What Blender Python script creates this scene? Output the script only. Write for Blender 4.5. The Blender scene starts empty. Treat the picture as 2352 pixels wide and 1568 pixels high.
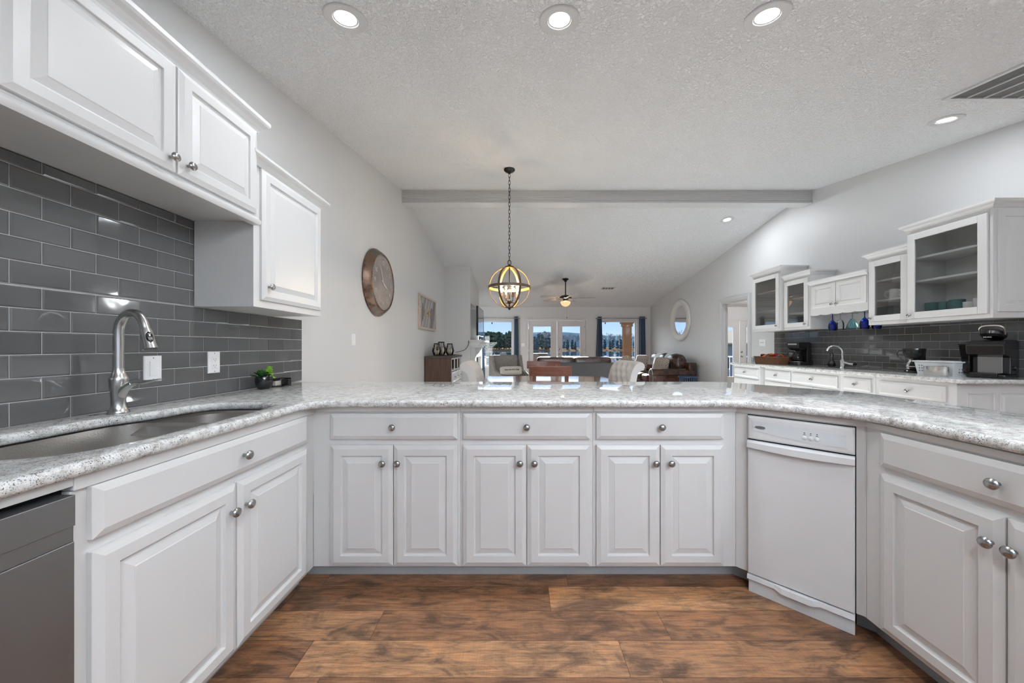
import bpy, bmesh, math, random
from mathutils import Matrix, Vector
R = math.radians
PI = math.pi
random.seed(7)
C = bpy.context.scene.collection
S = bpy.context.scene

# ------------------------------------------------------------------ camera, world, sun, exposure
EYE = 1.175
cam_d = bpy.data.cameras.new('camera')
cam = bpy.data.objects.new('camera', cam_d)
C.objects.link(cam)
cam_d.sensor_width = 36.0
cam_d.lens = 800.0 / 2352.0 * 36.0
cam_d.shift_x = -17.0 / 2352.0
cam_d.shift_y = 11.0 / 2352.0
cam_d.clip_start = 0.02
cam_d.clip_end = 5000
cam.location = (0, 0, EYE)
cam.rotation_euler = (R(90), 0, 0)
S.camera = cam

W = bpy.data.worlds.new('sky')
S.world = W
W.use_nodes = True
wn = W.node_tree.nodes
wl = W.node_tree.links
wn.clear()
wo = wn.new('ShaderNodeOutputWorld')
wb = wn.new('ShaderNodeBackground')
wr = wn.new('ShaderNodeValToRGB')
wx = wn.new('ShaderNodeSeparateXYZ')
wt = wn.new('ShaderNodeTexCoord')
wl.new(wt.outputs['Generated'], wx.inputs[0])
wl.new(wx.outputs['Z'], wr.inputs[0])
wl.new(wb.outputs[0], wo.inputs[0])
def sky_ramp(r, stops):
    cr = r.color_ramp
    cr.elements[0].position, cr.elements[0].color = stops[0]
    cr.elements[1].position, cr.elements[1].color = stops[-1]
    for p, c in stops[1:-1]:
        e = cr.elements.new(p); e.color = c
sky_ramp(wr, [(0.0, (.66, .82, 1.0, 1)), (.055, (.47, .67, 1.0, 1)), (.9, (.30, .50, .95, 1))])
# sky band on the sun side, brightened above the window view to light the room
wh = wn.new('ShaderNodeValToRGB')
sky_ramp(wh, [(.078, (0, 0, 0, 1)), (.16, (6.0, 6.2, 6.4, 1)), (.5, (5.0, 5.4, 5.9, 1)), (.95, (.8, .95, 1.2, 1))])
wl.new(wx.outputs['Z'], wh.inputs[0])
wm = wn.new('ShaderNodeMapRange')
wm.inputs['From Min'].default_value = -.1
wm.inputs['From Max'].default_value = .55
wl.new(wx.outputs['Y'], wm.inputs['Value'])
wa = wn.new('ShaderNodeMixRGB'); wa.blend_type = 'ADD'
wl.new(wm.outputs[0], wa.inputs[0]); wl.new(wr.outputs[0], wa.inputs[1]); wl.new(wh.outputs[0], wa.inputs[2])
wl.new(wa.outputs[0], wb.inputs[0])
wb.inputs[1].default_value = 0.52

sun_d = bpy.data.lights.new('sun', 'SUN')
sun_d.energy = 36.0
sun_d.angle = R(1.0)
sun_d.color = (.97, .985, 1.0)
sun = bpy.data.objects.new('sun', sun_d)
C.objects.link(sun)
SUN_EL, SUN_AZ = R(13.0), R(6.0)
sd = Vector((math.sin(SUN_AZ) * math.cos(SUN_EL), math.cos(SUN_AZ) * math.cos(SUN_EL), math.sin(SUN_EL)))
sun.rotation_euler = sd.to_track_quat('Z', 'Y').to_euler()
sun.location = sd * 60

S.view_settings.view_transform = 'Standard'
S.view_settings.look = 'None'
S.view_settings.exposure = 1.2
S.view_settings.gamma = 1.0
S.view_settings.use_curve_mapping = False
S.cycles.use_denoising = True
S.cycles.max_bounces = 9
S.cycles.diffuse_bounces = 5
S.cycles.glossy_bounces = 5
S.cycles.transmission_bounces = 6
S.cycles.transparent_max_bounces = 12
S.cycles.caustics_reflective = False
S.cycles.caustics_refractive = False
S.cycles.sample_clamp_indirect = 6.0

LAMP_W = 7.0          # each recessed ceiling lamp

# ------------------------------------------------------------------ materials
MATS = {}
def srgb(h):
    c = [int(h[i:i + 2], 16) / 255 for i in (0, 2, 4)]
    return tuple(x / 12.92 if x <= .04045 else ((x + .055) / 1.055) ** 2.4 for x in c) + (1,)

class NT:
    def __init__(s, name):
        s.m = bpy.data.materials.new(name)
        s.m.use_nodes = True
        s.t = s.m.node_tree
        s.b = s.t.nodes['Principled BSDF']
        MATS[name] = s.m
    def n(s, kind, **kw):
        nd = s.t.nodes.new('ShaderNode' + kind)
        for k, v in kw.items():
            if k in nd.inputs.keys():
                nd.inputs[k].default_value = v
            else:
                setattr(nd, k, v)
        return nd
    def l(s, a, b):
        s.t.links.new(a, b)
    def coords(s, scale=(1, 1, 1), rot=(0, 0, 0), kind='Object'):
        tc = s.n('TexCoord')
        mp = s.n('Mapping')
        mp.inputs['Scale'].default_value = scale
        mp.inputs['Rotation'].default_value = rot
        s.l(tc.outputs[kind], mp.inputs[0])
        return mp.outputs[0]
    def ramp(s, fac, stops):
        r = s.n('ValToRGB')
        cr = r.color_ramp
        while len(cr.elements) > 1:
            cr.elements.remove(cr.elements[0])
        cr.elements[0].position = stops[0][0]
        cr.elements[0].color = stops[0][1]
        for p, c in stops[1:]:
            e = cr.elements.new(p)
            e.color = c
        s.l(fac, r.inputs[0])
        return r.outputs[0]
    def bump(s, h, strength=.3, dist=.002):
        b = s.n('Bump')
        b.inputs['Strength'].default_value = strength
        b.inputs['Distance'].default_value = dist
        s.l(h, b.inputs['Height'])
        s.l(b.outputs[0], s.b.inputs['Normal'])
    def set(s, **kw):
        for k, v in kw.items():
            s.b.inputs[k.replace('_', ' ')].default_value = v

def g(v, a=1):
    return (v, v, v, 1)

def plain(name, col, rough=.5, metal=0, **kw):
    t = NT(name)
    t.set(Base_Color=col, Roughness=rough, Metallic=metal, **kw)
    return t

def mix_col(t, fac, a, b, mode='MIX'):
    m = t.n('MixRGB')
    m.blend_type = mode
    for i, v in ((0, fac), (1, a), (2, b)):
        if hasattr(v, 'is_output'):
            t.l(v, m.inputs[i])
        else:
            m.inputs[i].default_value = v
    return m.outputs[0]

# painted cabinets: satin white with faint brush texture
t = plain('cabinet_white', (.655, .652, .643, 1), .34)
nz = t.n('TexNoise', Scale=260.0, Detail=2.0)
t.l(t.coords(), nz.inputs['Vector'])
t.bump(nz.outputs[0], .08, .001)
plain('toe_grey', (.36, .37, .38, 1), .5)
# walls: light grey with orange peel texture
t = plain('wall_paint', (.615, .617, .615, 1), .5)
nz = t.n('TexNoise', Scale=75.0, Detail=3.0)
t.l(t.coords(), nz.inputs['Vector'])
t.bump(nz.outputs[0], .16, .004)
# ceiling: heavy knock-down texture
t = plain('ceiling_texture', (.86, .872, .878, 1), .75)
nz = t.n('TexNoise', Scale=58.0, Detail=3.0, Roughness=.55, Distortion=.7)
t.l(t.coords(), nz.inputs['Vector'])
hh = t.ramp(nz.outputs[0], [(.42, g(0)), (.60, g(1))])
t.bump(hh, .85, .010)
plain('trim_white', (.59, .59, .59, 1), .35)
plain('plate_white', (.82, .82, .82, 1), .3)
plain('plate_slot', (.25, .25, .25, 1), .5)
# granite
t = plain('granite', (.7, .7, .7, 1), .035)
co = t.coords()
n1 = t.n('TexNoise', Scale=16.0, Detail=4.0, Roughness=.6)
n2 = t.n('TexNoise', Scale=150.0, Detail=4.0, Roughness=.7)
n3 = t.n('TexVoronoi', Scale=150.0)
n4 = t.n('TexNoise', Scale=42.0, Detail=3.0, Roughness=.65)
n5 = t.n('TexNoise', Scale=330.0, Detail=3.0, Roughness=.6)
for x in (n1, n2, n3, n4, n5):
    t.l(co, x.inputs['Vector'])
base = t.ramp(n4.outputs[0], [(.34, (.42, .405, .37, 1)), (.46, (.60, .595, .57, 1)), (.60, (.74, .745, .735, 1))])
sp = t.ramp(n2.outputs[0], [(.585, g(0)), (.64, g(1))])
c1 = mix_col(t, sp, base, (.25, .25, .262, 1))
md = t.n('Math', operation='MULTIPLY')
sp2 = t.ramp(n5.outputs[0], [(.575, g(0)), (.61, g(1))])
cl = t.ramp(n1.outputs[0], [(.40, g(.12)), (.58, g(1))])
t.l(sp2, md.inputs[0]); t.l(cl, md.inputs[1])
c2 = mix_col(t, md.outputs[0], c1, (.03, .03, .035, 1))
rs = t.ramp(n3.outputs[0], [(.0, g(1)), (.08, g(0))])
md2 = t.n('Math', operation='MULTIPLY')
t.l(rs, md2.inputs[0]); t.l(t.ramp(n1.outputs[0], [(.5, g(0)), (.56, g(.6))]), md2.inputs[1])
c3 = mix_col(t, md2.outputs[0], c2, (.20, .11, .06, 1))
t.l(c3, t.b.inputs['Base Color'])
# glossy tile
t = plain('tile_glaze', (.075, .077, .082, 1), .05)
at = t.n('Attribute', attribute_name='shade')
cc = t.ramp(at.outputs['Fac'], [(0, (.093, .092, .091, 1)), (1, (.114, .113, .112, 1))])
t.l(cc, t.b.inputs['Base Color'])
nz = t.n('TexNoise', Scale=11.0, Detail=1.0)
t.l(t.coords(), nz.inputs['Vector'])
t.bump(nz.outputs[0], .10, .006)
plain('grout', (.60, .60, .60, 1), .6)
# floor planks
t = plain('floor_planks', (.2, .1, .05, 1), .38)
at = t.n('Attribute', attribute_name='shade')
off = t.n('Attribute', attribute_name='offs')
tc = t.n('TexCoord')
cb = t.n('CombineXYZ')
ml = t.n('Math', operation='MULTIPLY'); ml.inputs[1].default_value = 37.0
t.l(off.outputs['Fac'], ml.inputs[0]); t.l(ml.outputs[0], cb.inputs[0]); t.l(ml.outputs[0], cb.inputs[1])
ad = t.n('VectorMath', operation='ADD')
t.l(tc.outputs['Object'], ad.inputs[0]); t.l(cb.outputs[0], ad.inputs[1])
mp = t.n('Mapping'); mp.inputs['Scale'].default_value = (3.0, 34, 1)
t.l(ad.outputs[0], mp.inputs[0])
grain = t.n('TexNoise', Scale=2.4, Detail=10.0, Roughness=.74, Distortion=.6)
t.l(mp.outputs[0], grain.inputs['Vector'])
mp2 = t.n('Mapping'); mp2.inputs['Scale'].default_value = (3.0, 8.0, 1)
t.l(ad.outputs[0], mp2.inputs[0])
patch = t.n('TexNoise', Scale=1.5, Detail=7.0, Roughness=.62, Distortion=1.2)
t.l(mp2.outputs[0], patch.inputs['Vector'])
mp3 = t.n('Mapping'); mp3.inputs['Scale'].default_value = (230, 10, 1); mp3.inputs['Rotation'].default_value = (0, 0, R(14))
t.l(ad.outputs[0], mp3.inputs[0])
saw = t.n('TexNoise', Scale=1.0, Detail=2.0)
t.l(mp3.outputs[0], saw.inputs['Vector'])
ca = t.ramp(grain.outputs[0], [(.28, (.055, .030, .019, 1)), (.42, (.175, .088, .046, 1)), (.54, (.27, .142, .072, 1)), (.74, (.37, .222, .122, 1))])
cbk = t.ramp(patch.outputs[0], [(.34, (.34, .35, .38, 1)), (.44, (.70, .70, .71, 1)), (.52, g(1.0)), (.66, (1.22, 1.10, .98, 1))])
c1 = mix_col(t, 1.0, ca, cbk, 'MULTIPLY')
sh = t.ramp(at.outputs['Fac'], [(0, (.52, .44, .40, 1)), (.5, (.88, .82, .78, 1)), (1, (1.45, 1.46, 1.40, 1))])
c2 = mix_col(t, 1.0, c1, sh, 'MULTIPLY')
sw = t.ramp(saw.outputs[0], [(.35, g(.92)), (.65, g(1.07))])
c3 = mix_col(t, 1.0, c2, sw, 'MULTIPLY')
t.l(c3, t.b.inputs['Base Color'])
t.bump(grain.outputs[0], .18, .003)
plain('floor_gap', (.03, .018, .012, 1), .7)

def wood(name, dark, light, scale=(30, 30, 2.5), rough=.45):
    t = plain(name, light, rough)
    nz = t.n('TexNoise', Scale=1.6, Detail=6.0, Roughness=.65, Distortion=.5)
    t.l(t.coords(scale), nz.inputs['Vector'])
    c = t.ramp(nz.outputs[0], [(.32, dark), (.66, light)])
    t.l(c, t.b.inputs['Base Color'])
    t.bump(nz.outputs[0], .1, .002)
    return t
wood('wood_sideboard', (.036, .019, .013, 1), (.105, .054, .034, 1), (18, 18, 2))
wood('wood_sideboard_top', (.030, .024, .021, 1), (.075, .058, .048, 1), (2, 18, 18))
wood('wood_chair', (.085, .028, .016, 1), (.17, .060, .034, 1), (2.5, 20, 25), .3)
wood('wood_table', (.26, .18, .125, 1), (.42, .31, .225, 1), (2.5, 22, 22), .06)
wood('wood_frame_light', (.42, .33, .27, 1), (.62, .52, .44, 1), (18, 18, 18), .5)
wood('wood_blade', (.36, .30, .27, 1), (.52, .45, .41, 1), (12, 12, 12), .4)
wood('wood_deck', (.04, .03, .022, 1), (.07, .055, .042, 1), (20, 2, 20), .7)
wood('wood_adirondack', (.13, .10, .07, 1), (.2, .155, .11, 1), (20, 20, 3), .6)

def steel(name, col, rough, scale=(1, 1, 240)):
    t = plain(name, col, rough, 1.0)
    nz = t.n('TexNoise', Scale=1.0, Detail=2.0)
    t.l(t.coords(scale), nz.inputs['Vector'])
    t.bump(nz.outputs[0], .06, .001)
    return t
steel('steel_brushed', (.55, .54, .53, 1), .26, (240, 240, 3))
steel('steel_appliance', (.27, .272, .278, 1), .48, (2, 2, 300))
t = plain('steel_sink', (.60, .575, .55, 1), .36, 1.0)
ck = t.n('TexVoronoi', Scale=240.0)
t.l(t.coords(), ck.inputs['Vector'])
t.bump(ck.outputs[0], .25, .001)
plain('nickel_knob', (.36, .355, .35, 1), .27, 1.0)
plain('chrome', (.80, .80, .81, 1), .06, 1.0)
plain('bronze_black', (.018, .016, .015, 1), .35, .6)
t = wood('bronze_brown', (.045, .028, .020, 1), (.11, .068, .046, 1), (12, 12, 12), .45)
plain('gold_inside', (.62, .32, .085, 1), .38, .5)
plain('black_plastic', (.012, .012, .013, 1), .22)
plain('black_matte', (.012, .012, .012, 1), .6)
plain('dark_gap', (.006, .006, .006, 1), .8)
plain('appliance_white', (.68, .683, .685, 1), .22)
plain('appliance_panel', (.62, .65, .67, 1), .18)
plain('badge_grey', (.26, .26, .265, 1), .3, .6)
plain('print_black', (.02, .02, .02, 1), .5)
plain('print_white', (.8, .8, .8, 1), .5)
plain('silver_panel', (.33, .33, .335, 1), .3, 1.0)
plain('silver_light', (.7, .69, .66, 1), .25, .9)
plain('mirror_glass', (.93, .94, .95, 1), .01, 1.0)
plain('mirror_frame', (.66, .64, .61, 1), .42)
plain('tv_screen', (.015, .016, .018, 1), .04)
plain('fabric_cream', (.62, .58, .52, 1), .9)
t = plain('fabric_tufted', (.52, .51, .50, 1), .85)
nz = t.n('TexNoise', Scale=600.0, Detail=1.0)
t.l(t.coords(), nz.inputs['Vector'])
t.bump(nz.outputs[0], .2, .001)
t = plain('fabric_speckled', (.4, .38, .36, 1), .9)
nz = t.n('TexNoise', Scale=120.0, Detail=3.0, Roughness=.7)
t.l(t.coords(), nz.inputs['Vector'])
t.l(t.ramp(nz.outputs[0], [(.42, (.11, .10, .095, 1)), (.56, (.40, .375, .35, 1))]), t.b.inputs['Base Color'])
t = plain('fabric_diamond', (.6, .55, .5, 1), .9)
tc = t.n('TexCoord'); sx = t.n('SeparateXYZ'); t.l(tc.outputs['Object'], sx.inputs[0])
def absmod(o, per):
    a = t.n('Math', operation='PINGPONG'); a.inputs[1].default_value = per
    t.l(o, a.inputs[0]); return a.outputs[0]
sm = t.n('Math', operation='ADD')
t.l(absmod(sx.outputs['X'], .09), sm.inputs[0]); t.l(absmod(sx.outputs['Z'], .09), sm.inputs[1])
pp = t.n('Math', operation='PINGPONG'); pp.inputs[1].default_value = .018
t.l(sm.outputs[0], pp.inputs[0])
t.l(t.ramp(pp.outputs[0], [(.0075, (.58, .53, .47, 1)), (.0100, (.115, .085, .072, 1))]), t.b.inputs['Base Color'])
t = plain('leather_brown', (.045, .022, .015, 1), .27)
nz = t.n('TexNoise', Scale=9.0, Detail=4.0, Distortion=.8)
t.l(t.coords(), nz.inputs['Vector'])
t.l(t.ramp(nz.outputs[0], [(.35, (.024, .012, .010, 1)), (.68, (.085, .040, .025, 1))]), t.b.inputs['Base Color'])
t.bump(nz.outputs[0], .35, .02)
plain('leather_grey', (.052, .048, .050, 1), .5)
plain('throw_white', (.72, .76, .78, 1), .9)
plain('curtain_blue', (.07, .115, .18, 1), .75)
plain('blue_enamel', (.018, .05, .11, 1), .3)
plain('wicker_dark', (.025, .018, .013, 1), .6)
plain('cushion_tan', (.55, .42, .29, 1), .85)
t = plain('wicker_basket', (.22, .095, .04, 1), .55)
wv = t.n('TexWave', Scale=55.0, Distortion=2.0, Detail=2.0); wv.bands_direction = 'Z'
t.l(t.coords(), wv.inputs['Vector'])
t.l(t.ramp(wv.outputs[0], [(.2, (.06, .025, .012, 1)), (.7, (.30, .14, .06, 1))]), t.b.inputs['Base Color'])
t.bump(wv.outputs[0], .6, .004)
t = plain('clock_frame', (.2, .13, .09, 1), .35, .75)
nz = t.n('TexNoise', Scale=9.0, Detail=4.0, Roughness=.65)
t.l(t.coords(), nz.inputs['Vector'])
t.l(t.ramp(nz.outputs[0], [(.34, (.06, .042, .035, 1)), (.5, (.22, .135, .09, 1)), (.6, (.13, .14, .125, 1)), (.7, (.32, .19, .11, 1))]), t.b.inputs['Base Color'])
t = plain('clock_face', (.22, .19, .18, 1), .25)
nz = t.n('TexNoise', Scale=4.0, Detail=3.0)
t.l(t.coords(), nz.inputs['Vector'])
t.l(t.ramp(nz.outputs[0], [(.3, (.20, .175, .165, 1)), (.7, (.34, .295, .27, 1))]), t.b.inputs['Base Color'])
plain('clock_ink', (.60, .55, .50, 1), .5)
t = plain('art_planks', (.4, .38, .38, 1), .6)
at = t.n('Attribute', attribute_name='shade')
t.l(t.ramp(at.outputs['Fac'], [(0, (.16, .15, .17, 1)), (.35, (.46, .43, .42, 1)), (.65, (.28, .25, .25, 1)), (1, (.60, .57, .55, 1))]), t.b.inputs['Base Color'])
plain('art_arrow', (.17, .165, .165, 1), .6)
plain('art_band', (.40, .30, .21, 1), .6)
plain('pot_black', (.006, .006, .007, 1), .12)
plain('bounce_soak_dark', (.05, .045, .04, 1), .9)
plain('bounce_cream', (.82, .82, .82, 1), .95)
plain('leaf_dark', (.020, .085, .018, 1), .35)
plain('leaf_lime', (.20, .42, .03, 1), .4)
plain('mug_teal', (.02, .135, .14, 1), .25)
plain('ceramic_white', (.80, .80, .79, 1), .2)
plain('plastic_white', (.74, .77, .79, 1), .35)
plain('candle_wax', (.75, .62, .45, 1), .6)
plain('jute', (.38, .26, .15, 1), .9)
plain('driftwood', (.55, .50, .44, 1), .8)
plain('packet_red', (.42, .02, .02, 1), .2)
plain('packet_silver', (.42, .43, .46, 1), .2, .8)
plain('packet_orange', (.50, .13, .03, 1), .25)
plain('packet_brown', (.14, .05, .025, 1), .25)
plain('firebox_black', (.01, .01, .01, 1), .5)
plain('vent_dark', (.115, .115, .115, 1), .6)
plain('stucco_tan', (.13, .068, .038, 1), .8)
plain('lawn_ground', (.035, .032, .018, 1), .95)
plain('shore_sand', (.055, .038, .026, 1), .95)
plain('house_wall', (.32, .34, .36, 1), .8)
plain('house_roof', (.70, .52, .36, 1), .85)
plain('rail_white', (.4, .4, .4, 1), .5)
plain('bark', (.07, .058, .05, 1), .9)
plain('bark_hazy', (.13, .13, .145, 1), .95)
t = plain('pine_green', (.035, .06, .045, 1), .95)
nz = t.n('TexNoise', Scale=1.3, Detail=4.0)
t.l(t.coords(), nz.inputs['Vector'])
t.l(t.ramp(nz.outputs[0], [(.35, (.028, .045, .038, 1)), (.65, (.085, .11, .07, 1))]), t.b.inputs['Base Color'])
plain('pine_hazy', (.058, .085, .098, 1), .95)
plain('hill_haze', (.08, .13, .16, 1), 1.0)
t = plain('lake_water', (.02, .035, .055, 1), .015)
nz = t.n('TexNoise', Scale=.8, Detail=3.0)
t.l(t.coords((1, .15, 1)), nz.inputs['Vector'])
t.bump(nz.outputs[0], .03, .05)

for k_ in ('hill_haze', 'pine_hazy', 'pine_green', 'bark_hazy', 'lawn_ground', 'shore_sand', 'wood_deck', 'bark', 'house_roof', 'house_wall', 'stucco_tan'):
    MATS[k_].node_tree.nodes['Principled BSDF'].inputs['Specular IOR Level'].default_value = 0.0

def glass(name, tint=(1, 1, 1, 1), refl=.5, ior=1.45):
    t = NT(name)
    out = t.t.nodes['Material Output']
    t.t.nodes.remove(t.b)
    tr = t.n('BsdfTransparent', Color=tint)
    gl = t.n('BsdfGlossy', Roughness=0.0)
    fr = t.n('Fresnel', IOR=ior)
    mu = t.n('Math', operation='MULTIPLY'); mu.inputs[1].default_value = refl
    mx = t.n('MixShader')
    t.l(fr.outputs[0], mu.inputs[0]); t.l(mu.outputs[0], mx.inputs[0])
    t.l(tr.outputs[0], mx.inputs[1]); t.l(gl.outputs[0], mx.inputs[2]); t.l(mx.outputs[0], out.inputs[0])
    return t
glass('pane_glass', (.96, .98, .98, 1), .6)
glass('cabinet_glass', (.96, .97, .97, 1), .7, 1.45)
glass('clear_glass', (.90, .92, .93, 1), 1.0, 1.6)
glass('blue_glass', (.03, .11, .75, 1), 1.0, 1.6)
glass('aqua_glass', (.45, .78, .82, 1), 1.0, 1.6)
glass('coffee_glass', (.30, .28, .27, 1), 1.0, 1.6)
def emit(name, col, strength):
    t = NT(name)
    t.set(Base_Color=col, Emission_Color=col)
    t.b.inputs['Emission Strength'].default_value = strength
    return t
emit('lamp_lens', (1, .99, .97, 1), 3.0)
emit('bulb_warm', (1, .62, .25, 1), 6.0)
t = NT('bowl_glow')
t.t.nodes.remove(t.b)
em = t.n('Emission', Color=(1, .66, .36, 1), Strength=.62); tp = t.n('BsdfTransparent', Color=(1, .9, .78, 1)); mx = t.n('MixShader', Fac=.5)
t.l(em.outputs[0], mx.inputs[1]); t.l(tp.outputs[0], mx.inputs[2]); t.l(mx.outputs[0], t.t.nodes['Material Output'].inputs[0])
def mat(k):
    return MATS[k]

# ------------------------------------------------------------------ mesh helper
class M:
    def __init__(s):
        s.v, s.f, s.mx, s.shade, s.cur = [], [], Matrix(), [], None
    def at(s, x=0, y=0, z=0, rz=0, rx=0, ry=0, sc=1):
        s.mx = Matrix.Translation((x, y, z)) @ Matrix.Rotation(rz, 4, 'Z') @ Matrix.Rotation(ry, 4, 'Y') @ Matrix.Rotation(rx, 4, 'X') @ Matrix.Scale(sc, 4)
        return s
    def add(s, vs, fs):
        b = len(s.v)
        s.v += [tuple(s.mx @ Vector(p)) for p in vs]
        s.f += [tuple(b + i for i in q) for q in fs]
        s.shade += [s.cur] * len(fs)
        return s
    def box(s, x0, x1, y0, y1, z0, z1):
        vs = [(x, y, z) for x in (x0, x1) for y in (y0, y1) for z in (z0, z1)]
        return s.add(vs, [(0, 1, 3, 2), (4, 6, 7, 5), (0, 4, 5, 1), (2, 3, 7, 6), (0, 2, 6, 4), (1, 5, 7, 3)])
    def prism(s, poly, z0, z1, axis='z'):
        n = len(poly)
        def P(p, h):
            return (p[0], p[1], h) if axis == 'z' else ((h, p[0], p[1]) if axis == 'x' else (p[0], h, p[1]))
        vs = [P(p, z0) for p in poly] + [P(p, z1) for p in poly]
        fs = [tuple(range(n)), tuple(range(n, 2 * n))] + [(i, (i + 1) % n, n + (i + 1) % n, n + i) for i in range(n)]
        return s.add(vs, fs)
    def loft(s, rings, cap0=True, cap1=True, closed=True):
        n = len(rings[0])
        vs = [p for r in rings for p in r]
        fs = []
        for k in range(len(rings) - 1):
            for i in range(n if closed else n - 1):
                j = (i + 1) % n
                fs.append((k * n + i, k * n + j, (k + 1) * n + j, (k + 1) * n + i))
        if cap0: fs.append(tuple(range(n)))
        if cap1: fs.append(tuple(range((len(rings) - 1) * n, len(rings) * n)))
        return s.add(vs, fs)
    def lathe(s, prof, o=(0, 0, 0), axis='z', n=24, cap=True):
        rings = []
        for r, h in prof:
            ring = []
            for i in range(n):
                a = 2 * PI * i / n
                c, d = r * math.cos(a), r * math.sin(a)
                p = (c, d, h) if axis == 'z' else ((c, h, d) if axis == 'y' else (h, c, d))
                ring.append((o[0] + p[0], o[1] + p[1], o[2] + p[2]))
            rings.append(ring)
        return s.loft(rings, cap, cap)
    def tube(s, pts, r, n=10, closed=False, cap=True):
        pts = [Vector(p) for p in pts]
        rr = r if isinstance(r, (list, tuple)) else [r] * len(pts)
        rings = []
        up = None
        L = len(pts)
        for i, p in enumerate(pts):
            if closed:
                d = pts[(i + 1) % L] - pts[i - 1]
            else:
                d = pts[min(i + 1, L - 1)] - pts[max(i - 1, 0)]
            d.normalize()
            if up is None:
                up = Vector((0, 0, 1)) if abs(d.z) < .9 else Vector((1, 0, 0))
            a = d.cross(up)
            if a.length < 1e-6: a = d.orthogonal()
            a.normalize()
            up = a.cross(d).normalized()
            rings.append([tuple(p + a * rr[i] * math.cos(2 * PI * k / n) + up * rr[i] * math.sin(2 * PI * k / n)) for k in range(n)])
        if closed:
            rings.append(rings[0])
            return s.loft(rings, False, False)
        return s.loft(rings, cap, cap)
    def rings_rect(s, x0, x1, z0, z1, rings, back=True):
        """nested rectangles (inset, y) : raised-panel fronts facing -y"""
        rr = [[(x0 + i, y, z0 + i), (x1 - i, y, z0 + i), (x1 - i, y, z1 - i), (x0 + i, y, z1 - i)] for i, y in rings]
        return s.loft(rr, back, True)
    def sweep(s, prof, path, cap=True):
        P = [Vector(p) for p in path]
        rings = []
        for i in range(len(P)):
            ns = []
            if i > 0:
                d = (P[i] - P[i - 1]).normalized(); ns.append(Vector((d.y, -d.x)))
            if i < len(P) - 1:
                d = (P[i + 1] - P[i]).normalized(); ns.append(Vector((d.y, -d.x)))
            if len(ns) == 2:
                m = ns[0] + ns[1]; m = m / (1 + ns[0].dot(ns[1]))
            else:
                m = ns[0]
            rings.append([(P[i].x + m.x * o, P[i].y + m.y * o, z) for o, z in prof])
        return s.loft(rings, cap, cap)
    def blob(s, cx, cy, cz, sx, sy, sz, p=3.0, nu=20, nv=12, fn=None):
        """super-ellipsoid cushion"""
        def sp(c, q):
            return math.copysign(abs(c) ** q, c)
        q = 2.0 / p
        rings = []
        for j in range(nv + 1):
            ph = -PI / 2 + PI * j / nv
            ph = max(-PI / 2 + .02, min(PI / 2 - .02, ph))
            ring = []
            for i in range(nu):
                th = 2 * PI * i / nu
                x = sp(math.cos(ph), q) * sp(math.cos(th), q)
                y = sp(math.cos(ph), q) * sp(math.sin(th), q)
                z = sp(math.sin(ph), q)
                if fn: x, y, z = fn(x, y, z)
                ring.append((cx + sx * x, cy + sy * y, cz + sz * z))
            rings.append(ring)
        return s.loft(rings)
    def text(s, body, size, mx, extrude=.0004, align='CENTER', shear=0):
        cu = bpy.data.curves.new('tmp', 'FONT')
        cu.body = body; cu.size = size; cu.extrude = extrude; cu.align_x = align; cu.align_y = 'CENTER'; cu.shear = shear
        cu.resolution_u = 3
        ob = bpy.data.objects.new('tmp', cu)
        C.objects.link(ob)
        dg = bpy.context.evaluated_depsgraph_get()
        me = bpy.data.meshes.new_from_object(ob.evaluated_get(dg))
        s.add([tuple(mx @ v.co) for v in me.vertices], [tuple(p.vertices) for p in me.polygons])
        bpy.data.objects.remove(ob); bpy.data.curves.remove(cu); bpy.data.meshes.remove(me)
        return s
    def out(s, name, material, parent=None, smooth=False, bevel=0, label=None, seg=2, offs=None, fix=True):
        me = bpy.data.meshes.new(name)
        me.from_pydata(s.v, [], s.f)
        if any(x is not None for x in s.shade):
            a = me.attributes.new('shade', 'FLOAT', 'FACE')
            a.data.foreach_set('value', [x if x is not None else .5 for x in s.shade])
            if offs:
                a2 = me.attributes.new('offs', 'FLOAT', 'FACE')
                a2.data.foreach_set('value', offs)
        if fix:
            bm = bmesh.new(); bm.from_mesh(me)
            bmesh.ops.recalc_face_normals(bm, faces=bm.faces[:])
            bm.to_mesh(me); bm.free()
        if smooth:
            me.polygons.foreach_set('use_smooth', [True] * len(me.polygons))
            me.set_sharp_from_angle(angle=R(38) if smooth is True else smooth)
        for k in (material if isinstance(material, (list, tuple)) else [material]):
            me.materials.append(mat(k))
        o = bpy.data.objects.new(name, me)
        C.objects.link(o)
        if parent: o.parent = parent
        if label: o['label'] = label
        if bevel:
            b = o.modifiers.new('edge', 'BEVEL'); b.width = bevel; b.segments = seg; b.limit_method = 'ANGLE'; b.angle_limit = R(40)
        return o

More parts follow.
